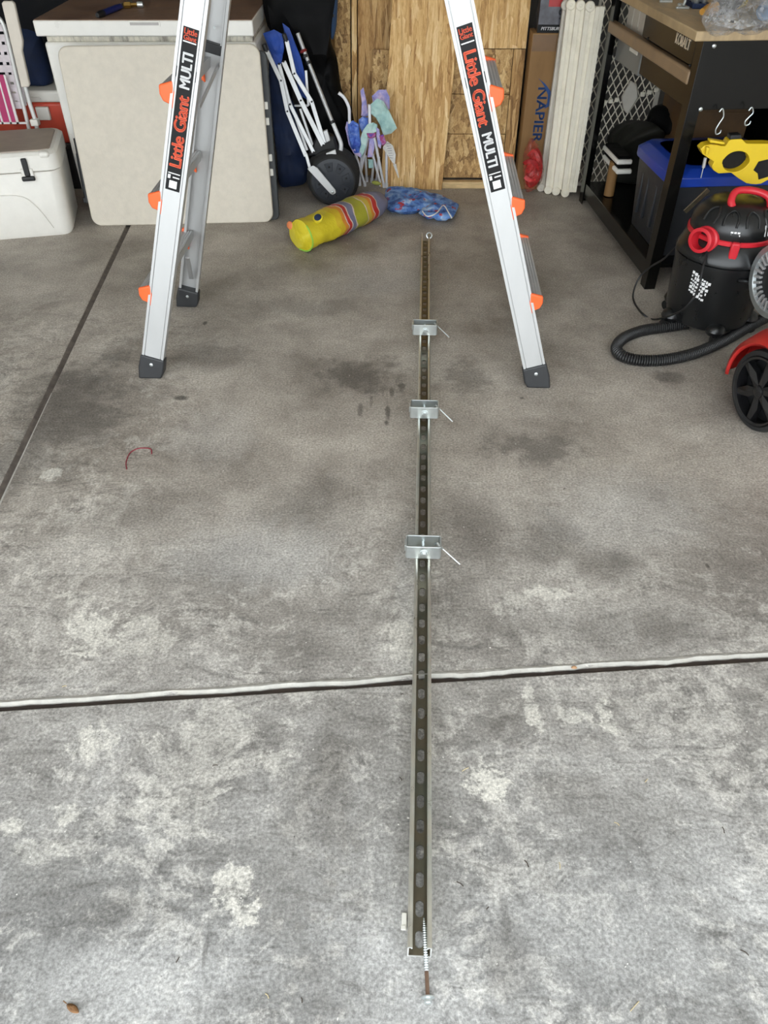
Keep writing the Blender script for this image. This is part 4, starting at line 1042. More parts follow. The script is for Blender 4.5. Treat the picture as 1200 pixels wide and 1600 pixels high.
# ------------------------------------------------------------------ right side: boxes, play-yard gate, workbench
def make_card():
    m, nt, bs = mat_new('cardboard'); N = NT(nt)
    c = N.mix(N.rng(N.noise(N.coord((1, 1, .25)), 16, 4), .3, .7), (.20, .105, .033), (.26, .14, .048))
    N.L.new(c, bs.inputs['Base Color']); bs.inputs['Roughness'].default_value = .7; return m
M['card'] = make_card()
M['navy_ink'] = plain('blue_ink', (.012, .055, .19), .6)
NF = frame(V((.703, 4.214, 0)), V((1, -.03, 0)).normalized(), V((.03, 1, 0)).normalized(), V((0, 0, 1)))
nb = thing('cardboard_carton', 'tall brown carton with blue lettering standing beside the white gate panels', 'carton', NF @ V((.12, .06, 0)))
NZ = AY(836, 52, 4.21).z
MB().bx(0, .25, 0, .13, 0, NZ, NF).build('carton', M['card'], nb, bevel=.003)
MB().bx(.004, .246, -.0006, .004, NZ - .075, NZ - .006, NF).build('packing_tape', plain('brown_tape', (.16, .08, .025), .3), nb)
p = NF.inverted() @ PL(844, 180, NF @ V((0, 0, 0)), NF.to_3x3() @ V((0, -1, 0)))
q0 = NF.inverted() @ PL(846, 137, NF @ V((0, 0, 0)), NF.to_3x3() @ V((0, -1, 0))); q1 = NF.inverted() @ PL(840, 222, NF @ V((0, 0, 0)), NF.to_3x3() @ V((0, -1, 0)))
TFm = NF @ Matrix.Translation((p.x - .002, -.0012, (q0.z + q1.z) / 2)) @ Matrix.Rotation(R(90), 4, 'X') @ Matrix.Rotation(R(-90), 4, 'Z')
lettering('NAPIER', .06, TFm, M['navy_ink'], nb, bold=.0018, fit=(q0.z - q1.z, .046), shear=.0)
def npx(u, v):
    a = NF.inverted() @ PL(u, v, NF @ V((0, 0, 0)), NF.to_3x3() @ V((0, -1, 0))); return (a.x, a.z)
sw_ = [npx(*q) for q in ((841, 122), (852, 131), (860, 142), (862, 155), (858, 166), (850, 170), (855, 160), (856, 148), (851, 136), (846, 128))]
b = MB(); b.prism(sw_, 0, .001, NF @ frame(V((0, -.001, 0)), V((1, 0, 0)), V((0, 0, 1)), V((0, -1, 0)))); b.build('swoosh', M['navy_ink'], nb)
# black tool box on the carton
KF = frame(NF @ V((.02, .005, NZ)), NF.to_3x3() @ V((1, 0, 0)), NF.to_3x3() @ V((0, 1, 0)), V((0, 0, 1)))
kb = thing('tool_packaging', 'dark printed tool box with red badge standing on the tall carton', 'box', KF @ V((.08, .06, 0)))
M['pack'] = plain('glossy_dark_print', (.06, .06, .075), .2, 0, .5, 20, spec=.6)
MB().bx(0, .17, 0, .11, 0, .20, KF).build('box', M['pack'], kb, bevel=.002)
MB().bx(.001, .169, -.0006, .002, .002, .034, KF).build('band', M['sticker'], kb)
TK = KF @ Matrix.Translation((.075, -.0012, .018)) @ Matrix.Rotation(R(90), 4, 'X')
lettering('PITTSBURGH', .02, TK, M['white_ink'], kb, bold=.0004, fit=(.115, .013), shear=.2)
MB().bx(.04, .13, -.001, .002, .105, .15, KF).build('badge', plain('red_badge', (.42, .02, .02), .4), kb)
lettering('10', .05, KF @ Matrix.Translation((.08, -.0014, .16)) @ Matrix.Rotation(R(90), 4, 'X'), M['white_ink'], kb, bold=.002, fit=(.04, .045))
lettering('9', .04, KF @ Matrix.Translation((.10, -.0014, .075)) @ Matrix.Rotation(R(90), 4, 'X'), M['sticker'], kb, fit=(.02, .04))
# red straps in a clear bag at the carton's foot
M['red_web'] = mott('red_webbing', (.28, .008, .01), (.45, .015, .015), (.62, .03, .03), 30, .5)
def make_film(name, tint, alpha):
    m, nt, bs = mat_new(name); N = NT(nt); co = N.coord()
    bs.inputs['Base Color'].default_value = (*tint, 1); bs.inputs['Roughness'].default_value = .12
    tr = N.n('ShaderNodeBsdfTransparent'); mx = N.n('ShaderNodeMixShader'); out = nt.nodes['Material Output']
    N.L.new(N.rng(N.noise(co, 45, 4, .7), .42, .62, alpha * .3, alpha), mx.inputs[0]); N.L.new(tr.outputs[0], mx.inputs[1]); N.L.new(bs.outputs[0], mx.inputs[2]); N.L.new(mx.outputs[0], out.inputs[0])
    N.L.new(N.bump(N.noise(co, 30, 3), .6, .01), bs.inputs['Normal']); return m
M['film'] = make_film('clear_film', (.75, .75, .76), .5)
M['film_red'] = make_film('red_film', (.4, .05, .04), .5)
rb_ = thing('strap_bag', 'clear bag of bright red straps on the floor beside the carton', 'bag', G(833, 298).to_tuple()[:2] + (0,))
b = MB(); pxinflate(b, [(823, 258), (836, 232), (846, 240), (848, 264), (842, 284), (828, 294), (820, 280)], 4.09, .022, amp=.02, freq=26, seed=8); b.build('strap_bundle', M['red_web'], rb_, ang=80)
for pts in ([(819, 256, 4.06), (826, 252, 4.05), (838, 256, 4.05), (843, 268, 4.06), (836, 282, 4.06)], [(826, 244, 4.07), (834, 236, 4.06), (840, 246, 4.06), (845, 262, 4.06)], [(820, 276, 4.06), (830, 282, 4.05), (840, 274, 4.06)]):
    b = MB(); P_ = spline([AY(*q) for q in pts], 5)
    for p0, p1 in zip(P_[:-1], P_[1:]): b.bar(p0, p1 + (p1 - p0) * .1, .004, .020, (0, 1, 0))
    b.build('strap', M['red_web'], rb_)
b = MB(); pxinflate(b, [(817, 248), (824, 224), (830, 216), (838, 222), (846, 240), (850, 262), (846, 284), (832, 298), (820, 296)], 4.085, .034, amp=.02, freq=22, seed=3); b.build('clear_bag', M['film_red'], rb_, ang=80)
for o in rb_.children:
    for v_ in o.data.vertices: v_.co.z = max(v_.co.z, .003)

# folded play-yard gate
M['gate'] = plain('aged_white_plastic', (.84, .79, .66), .5, 0, .05, 14, dirt=(.35, .29, .2), dirt_amt=.35)
M['gate_g'] = plain('grey_white_plastic', (.58, .54, .47), .55, 0, .05, 14, dirt=(.3, .26, .2), dirt_amt=.3)
gt = thing('play_yard_gate', 'folded white plastic play-yard gate with lattice panels beside the workbench', 'gate', G(870, 296).to_tuple()[:2] + (0,))
posts = [((847, 285), (885, 6), 4.185, .030, 'gate_g'), ((858, 291), (893, 5), 4.150, .040, 'gate'), ((870, 295), (908, 6), 4.130, .044, 'gate'), ((884, 300), (923, 8), 4.105, .046, 'gate'), ((894, 297), (938, 8), 4.092, .040, 'gate')]
for i, ((u0, v0), (u1, v1), Y, w, mt) in enumerate(posts):
    a = AY(u0, v0, Y); a.z = .018; c = AY(u1, v1, Y); d = c - a
    F = axis_frame(a, d, (1, 0, 0)); L = d.length
    hw_ = w / 2; pr = [(-hw_, -.012), (-hw_, .012), (-.003, .012), (-.001, .0095), (.001, .0095), (.003, .012), (hw_, .012), (hw_, -.012)]
    pr = [(x, -y) for x, y in pr]
    po = MB().prism(pr, .012, L - .004, F).build('post', M[mt], gt, ang=15)
    if i < 4:
        for zz in (.004, L - .004):
            b = MB(); b.lathe([(.020, -.012), (.0215, -.008), (.0215, .008), (.018, .012), (.006, .0125), (.005, .010)], 20, F @ Matrix.Translation((-.004, -.006, zz)) @ Matrix.Rotation(R(90), 4, 'X')); b.build('hinge_disc', M[mt], po)
def lattice(u0, u1, Y, vb, vt, name):
    """diamond lattice in the plane y = Y between two sight lines"""
    x0, x1 = AY(u0, 150, Y).x, u1; z0, z1 = vb, vt
    b = MB(); step = .036; k = 1.8; n = int((x1 - x0) / step) + int((z1 - z0) / (step * k)) + 2
    def seg(sg):
        for i in range(-n, n):
            xs = x0 + i * step; pts = []
            # line x = xs + sg*(z-z0)/k clipped to the rectangle
            za, zb = z0, z1
            f0 = (x0 - xs) * sg * k + z0; f1 = (x1 - xs) * sg * k + z0
            lo, hi = max(za, min(f0, f1)), min(zb, max(f0, f1))
            if hi - lo > .01:
                b.bar((xs + sg * (lo - z0) / k, Y, lo), (xs + sg * (hi - z0) / k, Y, hi), .0045, .004, (1, 0, 0))
    seg(1); seg(-1)
    o = b.build('lattice', M['gate'], gt)
    o['kind'] = 'stuff'
    b = MB(); b.bar((x0, Y, z0), (x0, Y, z1), .012, .014); b.bar((x1, Y, z0), (x1, Y, z1), .022, .014); b.bar((x0, Y, z0), (x1, Y, z0), .014, .02, (0, 1, 0)); b.bar((x0, Y, z1), (x1, Y, z1), .014, .02, (0, 1, 0))
    b.build('panel_frame', M['gate_g'], gt, bevel=.002)
    return x0, x1
gx0, gx1 = lattice(915, 1.36, 4.24, .02, .86, 'lattice')
p = AY(984, 152, 4.22)
b = MB(); b.prism([(-.042, 0), (-.012, .075), (.022, .055), (.042, 0), (.006, -.078), (-.022, -.055)], 0, .02, frame(V((p.x, 4.232, p.z)), V((1, 0, 0)), V((0, 0, 1)), V((0, -1, 0)))); b.build('centre_plate', M['gate_g'], gt, bevel=.006)
for i in range(4):
    b = MB(); b.box((p.x + .062 + i * .032, 4.225, p.z + .012 + i * .010), (.022, .014, .020)); b.build('rib_block', M['gate'], gt, bevel=.003)
    b = MB(); b.box((p.x - .062 - i * .028, 4.225, p.z - .012 - i * .006), (.020, .014, .020)); b.build('rib_block', M['gate'], gt, bevel=.003)

# workbench
M['steel_blk'] = plain('black_powder_coat', (.004, .0038, .0035), .2, 0, .1, 30, spec=.3)
M['benchwood'] = plain('bench_top_wood', (.44, .32, .18), .55, 0, .25, 6, stretch=(4, 1, 1), dirt=(.16, .11, .06), dirt_amt=.5)
M['barwood'] = plain('bench_rail_wood', (.30, .20, .115), .55, 0, .15, 12)
B0 = V((1.09, 3.02, 0)); by = V((-.078, .997, 0)).normalized(); bx_ = V((by.y, -by.x, 0))
BF = frame(B0, bx_, by, V((0, 0, 1)))
wbn = thing('workbench', 'black steel workbench with wooden top along the right wall', 'workbench', B0 + bx_ * .3 + by * .5)
def bl(u, v): return BF.inverted() @ PL(u, v, B0, -bx_)
BLEN, BDEP, BTOP = 1.03, .62, .905
for (x, y, sx, sy) in ((0, 0, 1, 1), (0, BLEN, 1, -1), (BDEP, 0, -1, 1), (BDEP, BLEN, -1, -1)):
    b = MB(); t_ = .004
    b.prism([(x, y), (x + sx * .045, y), (x + sx * .045, y + sy * t_), (x + sx * t_, y + sy * t_), (x + sx * t_, y + sy * .055), (x, y + sy * .055)], 0, BTOP, BF)
    b.build('leg', M['steel_blk'], wbn, bevel=.0012)
MB().bx(-.045, BDEP + .03, -.03, BLEN + .10, BTOP, BTOP + .030, BF).build('worktop', M['benchwood'], wbn, bevel=.004)
a, c = bl(1085, 80), bl(1006, 38)
dz0 = bl(1080, 104).z
dr = MB().bx(.001, .05, .058, c.y, dz0, BTOP - .004, BF).build('drawer', M['steel_blk'], wbn, bevel=.002)
MB().bx(.05, .5, .07, c.y - .01, dz0 + .01, BTOP - .02, BF).build('drawer_box', M['steel_blk'], wbn)
l0, l1 = bl(1056, 62), bl(1078, 72)
LT = BF @ Matrix.Translation((-.0008, (l0.y + l1.y) / 2, (bl(1056, 58).z + bl(1076, 70).z) / 2)) @ frame(V((0, 0, 0)), V((0, -1, 0)), V((0, 0, 1)), V((-1, 0, 0)))
M['tan_ink'] = plain('silver_badge', (.78, .66, .5), .4, .2)
lettering('KOBALT', .05, LT, M['tan_ink'], dr, offset=.0, fit=(abs(l1.y - l0.y), .034), extrude=.001)
for (u, v) in ((1017, 23), (1012, 60), (1088, 60), (1079, 103)):
    p = bl(u, v); b = MB(); b.lathe([(.005, 0), (.005, .003), (.003, .004)], 10, BF @ Matrix.Translation((0, max(.064, min(p.y, c.y - .02)), p.z)) @ Matrix.Rotation(R(-90), 4, 'Y')); b.build('screw', M['black_pl'], dr)
z0 = bl(1073, 118).z
MB().bx(-.006, .03, .05, BLEN - .02, z0 - .026, z0 + .02, BF).build('front_rail', M['barwood'], wbn, bevel=.008, seg=3)
MB().bx(.03, BDEP - .03, .055, BLEN - .01, z0 - .03, z0 - .01, BF).build('upper_shelf', M['steel_blk'], wbn)
z1 = bl(1070, 150).z
MB().bx(.004, .012, .055, .55, z1 - .035, z1 + .035, BF).build('lower_apron', M['steel_blk'], wbn, bevel=.002)
MB().bx(.004, .03, .055, BLEN - .05, .035, .105, BF).build('bottom_rail', M['steel_blk'], wbn, bevel=.002)
MB().bx(.03, BDEP - .03, .02, BLEN - .02, .085, .10, BF).build('bottom_shelf', M['steel_blk'], wbn)
MB().bx(BDEP - .008, BDEP, .02, BLEN, .10, BTOP - .01, BF).build('dark_backing', M['steel_blk'], wbn)  # backing added so the space under the bench reads dark
ez = AY(1130, 172, 3.03).z
ep = MB().bx(.045, BDEP - .045, .006, .010, ez, BTOP - .004, BF).build('end_panel', M['steel_blk'], wbn, bevel=.001)
for (u, v) in ((1116, 72), (1095, 171)):
    p = BF.inverted() @ AY(u, v, 3.02); b = MB(); b.lathe([(.007, 0), (.007, .003), (.004, .005)], 12, BF @ Matrix.Translation((p.x, -.001, p.z)) @ Matrix.Rotation(R(90), 4, 'X')); b.build('bolt', M['zinc'], wbn)
# wall of boxes glimpsed under the bench
M['brownbox'] = plain('brown_plywood_box', (.09, .048, .018), .6, 0, .3, 12)

# things on and under the bench
tt_ = thing('storage_tote', 'dark grey storage tote with royal blue lid on the bench shelf', 'tote', BF @ V((.28, .29, .1)))
M['tote'] = plain('charcoal_plastic', (.022, .024, .029), .45, 0, .1)
M['tote_lid'] = plain('blue_plastic', (.008, .045, .36), .35, 0, .08)
b = MB(); loft(b, [(rrect(.42, .38, .03, 3, .28, .29), .10), (rrect(.46, .42, .03, 3, .28, .29), .395)], BF); b.build('tub', M['tote'], tt_, bevel=.002)
for y in (.10, .12): pass
for yy in (.17, .24, .34, .41):
    b = MB(); b.bx(.052, .066, yy - .012, yy + .012, .17, .34, BF); b.build('side_rib', M['tote'], tt_, bevel=.004)
b = MB(); loft(b, [(rrect(.49, .45, .05, 3, .28, .29), .39), (rrect(.49, .45, .05, 3, .28, .29), .425), (rrect(.43, .39, .05, 3, .28, .29), .452)], BF); ll = b.build('lid', M['tote_lid'], tt_, bevel=.003)
b = MB(); loft(b, [(rrect(.36, .32, .05, 3, .28, .29), .452), (rrect(.33, .29, .05, 3, .28, .29), .444)], BF); b.build('lid_well', M['tote_lid'], ll)
M['olive'] = plain('olive_black_cloth', (.009, .009, .006), .7, 0, .4, 10, bump=.5, bscale=30)
def blob(name, label, cat, outline, x, th, mat, seed):
    P = [BF.inverted() @ PL(u, v, BF @ V((x, 0, 0)), -bx_) for u, v in outline]
    sp = spline([(p.y, p.z, 0) for p in P], 4, True)
    b = MB(); b.inflate([(p.x, p.y) for p in sp], th, BF @ frame(V((x, 0, 0)), V((0, 1, 0)), V((0, 0, 1)), V((1, 0, 0))), amp=.03, freq=9, seed=seed)
    for i, v_ in enumerate(b.v): b.v[i] = V((v_.x, v_.y, max(v_.z, .102)))
    o = b.build(name, mat, None, loc=BF @ V((x, sum(p.x for p in sp) / len(sp), .102)), ang=80); return tag(o, label, cat)
blob('backpack', 'dark olive backpack slumped on the bench shelf behind the tote', 'bag', [(968, 195), (1000, 188), (1030, 200), (1010, 228), (998, 262), (985, 300), (970, 305), (964, 250)], .24, .10, M['olive'], 2)
blob('black_duffel', 'black duffel bag above the blue tote lid under the bench', 'bag', [(1026, 170), (1046, 160), (1066, 178), (1062, 212), (1036, 216), (1022, 200)], .34, .09, M['black_cloth'], 5)
for i, (v, lab) in enumerate(((243, 'white sneaker sole, upper of the pair on the bench shelf'), (254, 'white sneaker sole, lower of the pair on the bench shelf'))):
    P = [BF.inverted() @ PL(u, vv, BF @ V((.06, 0, 0)), -bx_) for u, vv in ((941, v - 2), (968, v))]
    s = thing('sneaker', lab, 'shoe', BF @ V((.1, (P[0].y + P[1].y) / 2, max(.1, P[0].z - .02))), 'sneakers on the bench shelf')
    y0, y1 = sorted((P[0].y, P[1].y)); z = max(.16, (P[0].z + P[1].z) / 2) if i == 0 else z - .037
    MB().bx(.055, .13, y0, y1, z - .011, z + .011, BF).build('sole', M['white_en'], s, bevel=.008, seg=3)
    MB().bx(.06, .125, y0 + .01, y1 - .01, z + .011, z + .024, BF).build('upper', M['black_cloth'], s, bevel=.008)
p = BF.inverted() @ PL(958, 268, BF @ V((.07, 0, 0)), -bx_)
b = MB(); b.tube([BF @ V((.07, p.y, .104)), BF @ V((.07, p.y, .104 + max(.05, p.z - .06)))], [.024, .024], 16); o = b.build('cardboard_tube', M['card'], None, loc=BF @ V((.07, p.y, .104))); tag(o, 'short cardboard tube standing on the bench shelf below the sneakers', 'tube')
# grey plastic drawer unit and jar on the far half of the upper shelf
gu = thing('parts_cabinet', 'grey plastic parts drawers on the far half of the bench shelf', 'drawers', BF @ V((.12, .84, z0)))
M['greybox'] = plain('grey_plastic', (.20, .20, .19), .5, 0, .08)
MB().bx(.06, .3, .72, .96, z0 - .009, z0 + .11, BF).build('casing', M['greybox'], gu, bevel=.004)
for k in range(3): MB().bx(.055, .062, .73 + k * .076, .80 + k * .076, z0 + .0, z0 + .10, BF).build('drawer', M['gate_g'], gu, bevel=.003)
jr = thing('glass_jar', 'small glass jar with dark contents beside the bench drawer', 'jar', BF @ V((.12, .63, z0)))
b = MB(); b.lathe([(.034, 0), (.036, .004), (.036, .07), (.026, .08), (.026, .09)], 20, BF @ Matrix.Translation((.10, .64, z0 - .0095))); b.build('glass', plain('bluish_glass', (.2, .24, .28), .15, 0, .2), jr)
b = MB(); b.lathe([(.029, .088), (.029, .104)], 20, BF @ Matrix.Translation((.10, .64, z0 - .0095))); b.build('lid', M['zinc'], jr)
gb = thing('grey_bin', 'grey plastic bin hanging under the far end of the bench shelf', 'bin', BF @ V((.1, .86, z0 - .14)))
MB().bx(.04, .28, .66, .98, z0 - .13, z0 - .031, BF).build('bin', M['greybox'], gb, bevel=.006)
MB().bx(.036, .05, .70, .80, z0 - .06, z0 - .045, BF).build('label_holder', M['white_pl'], gb, bevel=.002)
# hooks and yellow tool at the near end
def shook(u, v0, v1, label, y):
    a, c = AY(u + 6, v0, y), AY(u - 4, v1, y)
    pts = [a + V((-.012, 0, -.006)), a + V((-.006, 0, .004)), a, a.lerp(c, .3) + V((.008, 0, 0)), a.lerp(c, .6), a.lerp(c, .9) + V((-.006, 0, 0)), c + V((0, 0, -.008)), c + V((.012, 0, -.004)), c + V((.014, 0, .006))]
    b = MB(); b.tube(spline(pts, 4), .0024, 8); o = b.build('s_hook', M['zinc'], None, loc=c); tag(o, label, 'hook', 'steel hooks at the bench end')
shook(1124, 172, 206, 'empty steel hook hanging left below the bench end panel', 3.005)
shook(1170, 170, 192, 'steel hook hanging right below the bench end, above the yellow tool', 3.005)
yt = thing('yellow_tool', 'yellow plastic tool body with round opening hanging at the bench end', 'tool', AY(1150, 290, 2.93).to_tuple())
M['yellow'] = plain('yellow_plastic', (.72, .50, .015), .4, 0, .05)
def yp(pts): return [(1040 + x / 7.5, 150 + y / 7.5) for x, y in pts]
yo = yp([(405, 610), (440, 588), (500, 575), (540, 560), (700, 595), (745, 520), (790, 505), (900, 510), (950, 560), (1060, 560), (1200, 560), (1330, 570), (1420, 640), (1430, 760), (1380, 820), (1290, 930), (1200, 985), (1100, 1040), (960, 1030), (860, 970), (770, 900), (620, 910), (560, 870), (540, 830), (570, 770), (490, 720), (430, 680)])
P_ = [AY(u, v, 2.93) for u, v in yo]
n_o = len(yo)
def ring_of(pts, n, cx, cz):
    """n points on the outline hit from the hole's centre, so that hole and outline can be bridged"""
    out = []
    for k in range(n):
        a = 2 * math.pi * k / n; d = (math.cos(a), math.sin(a)); best = None
        for i in range(len(pts)):
            p, q = pts[i], pts[(i + 1) % len(pts)]
            ex_, ez_ = q[0] - p[0], q[1] - p[1]; den = d[0] * ez_ - d[1] * ex_
            if abs(den) < 1e-12: continue
            t = ((p[0] - cx) * ez_ - (p[1] - cz) * ex_) / den; s = ((p[0] - cx) * d[1] - (p[1] - cz) * d[0]) / den
            if t > 0 and 0 <= s <= 1 and (best is None or t > best): best = t
        out.append((cx + d[0] * best, cz + d[1] * best))
    return out
hc = AY(1040 + 825 / 7.5, 150 + 770 / 7.5, 2.93)
oo = ring_of([(p.x, p.z) for p in P_], 64, hc.x, hc.z)
hh = [(hc.x + .046 * math.cos(2 * math.pi * k / 64) * (1.02 + .04 * (abs(math.cos(2 * math.pi * k / 64)) > .96)), hc.z + .036 * math.sin(2 * math.pi * k / 64)) for k in range(64)]
b = MB(); b.ringprism(oo, hh, 0, .045, frame(V((0, 2.975, 0)), V((1, 0, 0)), V((0, 0, 1)), V((0, -1, 0)))); b.build('shell', M['yellow'], yt, bevel=.004)
b = MB(); b.bx(hc.x - .05, hc.x + .05, 2.968, 2.974, hc.z - .04, hc.z + .04); b.build('inner_cavity', M['dark'], yt)
b = MB(); pxprism(b, yp([(520, 515), (700, 545), (690, 575), (520, 550)]), 2.915, .03); b.build('top_bar', M['yellow'], yt, bevel=.003)
b = MB(); pxprism(b, yp([(765, 462), (890, 455), (900, 500), (750, 515)]), 2.925, .035); b.build('grip_pad', M['black_pl'], yt, bevel=.003)
b = MB(); pxprism(b, yp([(480, 600), (520, 605), (500, 690), (470, 690)]), 2.915, .02); b.build('rib', M['yellow'], yt, bevel=.002)
b = MB(); pxprism(b, yp([(1030, 870), (1090, 770), (1190, 745), (1330, 740), (1330, 860), (1190, 950), (1090, 980), (1080, 910)]), 2.9285, .003); b.build('handle_opening', M['dark'], yt)
b = MB(); b.tube(T((1102.5, 246, 2.95), (1099, 262, 2.95)), .006, 10); b.build('spring', M['alu_dull'], yt)
b = MB(); b.tube(T((1099, 262, 2.95), (1095, 278, 2.95)), .0018, 8); b.build('wire', M['zinc'], yt)
# long steel bar leaning in front of the bench leg
b = MB(); b.bar(G(1070, 331, .35), AY(1107, 296, 2.94), .018, .007, (1, 0, 0))
o = b.build('steel_bar', plain('worn_brass_steel', (.22, .18, .12), .4, .8, .3, 40), None, loc=G(1070, 331, .35), bevel=.001); tag(o, 'short worn steel bar leaning beside the vacuum lid', 'bar')
# brown wooden box behind under the bench
b = MB(); b.bx(.30, .56, .60, .95, .1, .52, BF); wx = thing('wooden_box', 'brown wooden box on the bench shelf behind the hanging tool', 'box', BF @ V((.43, .78, .1)))
b.build('case', M['brownbox'], wx, bevel=.003)
MB().bx(.295, .565, .595, .955, .52, .535, BF).build('lid', M['brownbox'], wx, bevel=.002)

# clutter on the worktop
ZT = BTOP + .030
def brass_like(): return M['zinc']
for i, (u, v, lab) in enumerate(((1040, 4, 'chrome hinge lying at the back edge of the worktop'), (1066, 14, 'chrome swivel latch lying alone on the wooden worktop'))):
    p = G(u, v, ZT); s = thing('metal_fitting', lab, 'fitting', (p.x, p.y, ZT), 'chrome fittings on the worktop')
    MB().box((p.x, p.y, ZT + .004), (.05, .016, .008)).build('plate', M['zinc'], s, bevel=.002)
    b = MB(); b.tube([p + V((.0, -.004, .01)), p + V((.006, .004, .028)), p + V((.014, .006, .046))], .006, 10); b.build('arm', M['zinc'], s)
    b = MB(); b.lathe([(.008, 0), (.010, .003), (.010, .008), (.006, .011)], 14, Matrix.Translation(p + V((-.012, -.002, .008)))); b.build('knob', M['zinc'], s)
# clear bag with small parts
gl_ = thing('parts_bag', 'crumpled clear plastic bag of small parts on the worktop', 'bag', G(1160, 30, ZT).to_tuple())
b = MB(); gin(b, [(1096, 30), (1106, 16), (1130, 14), (1160, 8), (1178, -20), (1230, -30), (1240, 20), (1200, 36), (1165, 44), (1140, 42), (1118, 40)], ZT + .04, .045, amp=.035, freq=18, seed=4)
for i, v_ in enumerate(b.v): b.v[i] = V((v_.x, v_.y, max(v_.z, ZT + .002)))
b.build('film', M['film'], gl_, ang=80)
for i in range(9):
    p = G(1102 + i * 5.5, 26 + i * .9, ZT + .006); b = MB(); b.bar(p, p + V((.006, -.022, .0)), .009, .006, (1, 0, 0)); b.build('part', M['white_en'] if i % 2 == 0 else M['black_pl'], gl_, bevel=.001)
b = MB(); gin(b, [(1185, 10), (1230, -10), (1235, 10), (1190, 32)], ZT + .03, .02, amp=.015, freq=20, seed=2); b.build('part', plain('pale_blue_cloth', (.22, .34, .55), .7), gl_)
dl = thing('cordless_drill', 'black and yellow cordless drill lying behind the plastic bag', 'drill', G(1135, 4, ZT).to_tuple())
a, c = G(1116, 12, ZT + .035), G(1152, 0, ZT + .04)
b = MB(); b.tube([a, a.lerp(c, .3), a.lerp(c, .75), c], [.022, .030, .030, .024], 16); b.build('motor_case', M['black_pl'], dl)
b = MB(); b.tube([c, c.lerp(a, -.15), c.lerp(a, -.3)], [.028, .030, .020], 16); b.build('collar', M['yellow'], dl)
b = MB(); b.tube([a, a.lerp(c, -.25), a.lerp(c, -.5)], [.020, .018, .010], 14); b.build('chuck', plain('amber_collar', (.45, .22, .03), .4), dl)
b = MB(); b.tube([a.lerp(c, .6), a.lerp(c, .6) + V((.03, .10, -.008))], [.022, .020], 14); b.build('grip', M['black_pl'], dl)
sk = thing('socket_set', 'row of chrome sockets in a blue tray on the worktop', 'sockets', G(1092, 10, ZT).to_tuple())
p = G(1088, 12, ZT); b = MB(); b.box((p.x + .01, p.y + .02, ZT + .008), (.07, .10, .016)); b.build('tray', M['navy'], sk, bevel=.003)
for i in range(6):
    q = p + V((-.008 + (i % 2) * .030, -.012 + (i // 2) * .032, .016)); b = MB(); b.lathe([(.009, 0), (.0105, .002), (.0105, .024), (.007, .026), (.007, .015)], 14, Matrix.Translation(q)); b.build('socket', M['zinc'], sk)
# ------------------------------------------------------------------ shop vacuum
VC = V((1.240, 2.715, 0))
va = thing('shop_vacuum', 'black shop vacuum with red handle and red hose port', 'vacuum', VC)
M['vac'] = plain('vacuum_black', (.0085, .009, .0095), .3, 0, .1, 20)
M['vacred'] = plain('vacuum_red', (.56, .018, .03), .35, 0, .06)
VM = Matrix.Translation(VC)
b = MB(); b.lathe([(.135, .045), (.148, .055), (.158, .10), (.168, .28), (.172, .30), (.172, .312), (.165, .316)], 48, VM); b.build('tank', M['vac'], va)
b = MB(); b.lathe([(.165, .314), (.174, .318), (.174, .330), (.166, .345), (.152, .385), (.146, .390)], 48, VM); b.build('lid', M['vac'], va)
b = MB(); b.lathe([(.146, .388), (.151, .391), (.151, .404), (.146, .407)], 48, VM, caps=False); b.build('band', M['vacred'], va)
b = MB(); b.lathe([(.143, .40), (.146, .406), (.143, .445), (.125, .482), (.095, .502), (.05, .510), (.0, .511)], 48, VM); mh = b.build('motor_head', M['vac'], va)
for a_ in (-150, -118, -86, -54):
    F = VM @ Matrix.Rotation(R(a_), 4, 'Z')
    b = MB(); b.tube(spline([F @ V((.138, -.022, .455)), F @ V((.118, -.020, .487)), F @ V((.100, 0, .500)), F @ V((.118, .020, .487)), F @ V((.138, .022, .455))], 5), .004, 8); b.build('vent_rim', M['vac'], mh)
for k in range(3):
    F = VM @ Matrix.Rotation(R(-66 + k * 5.5), 4, 'Z'); b = MB(); b.tube([F @ V((.1462, 0, .425)), F @ V((.137, 0, .462))], .0022, 6); b.build('vent_slot', M['alu_dull'], mh)
b = MB(); b.tube(spline([VC + V((-.045, -.055, .500)), VC + V((-.050, -.040, .520)), VC + V((-.030, -.02, .545)), VC + V((.03, -.02, .545)), VC + V((.075, -.045, .530)), VC + V((.085, -.065, .480))], 6), [.010] * 1 + [.0125] * 29 + [.012], 12)
b.build('carry_handle', M['vacred'], va)
# red port pointing to the camera's left
pd = V((-.78, -.60, .12)).normalized(); po = VC + V((-.106, -.078, .395))
PMm = axis_frame(po, pd, (0, 0, 1))
b = MB(); b.lathe([(.052, -.035), (.050, .0), (.046, .008), (.046, .022), (.040, .026), (.040, .044), (.044, .046), (.044, .056), (.038, .058), (.032, .058), (.030, .0)], 28, PMm, caps=False); b.build('hose_port', M['vacred'], va)
b = MB(); b.lathe([(.031, .0), (.0, .001)], 24, PMm, caps=False); b.build('port_bore', M['dark'], va)
F = VM @ Matrix.Rotation(R(-104), 4, 'Z'); b = MB(); b.box((.152, 0, .372), (.022, .030, .075), F); b.build('lid_latch', M['vacred'], va, bevel=.006)
F = VM @ Matrix.Rotation(R(-75), 4, 'Z'); b = MB(); b.tube([F @ V((.170, -.05, .278)), F @ V((.176, 0, .272)), F @ V((.168, .05, .262))], [.006, .011, .006], 12); b.build('grip_recess', M['vac'], va)
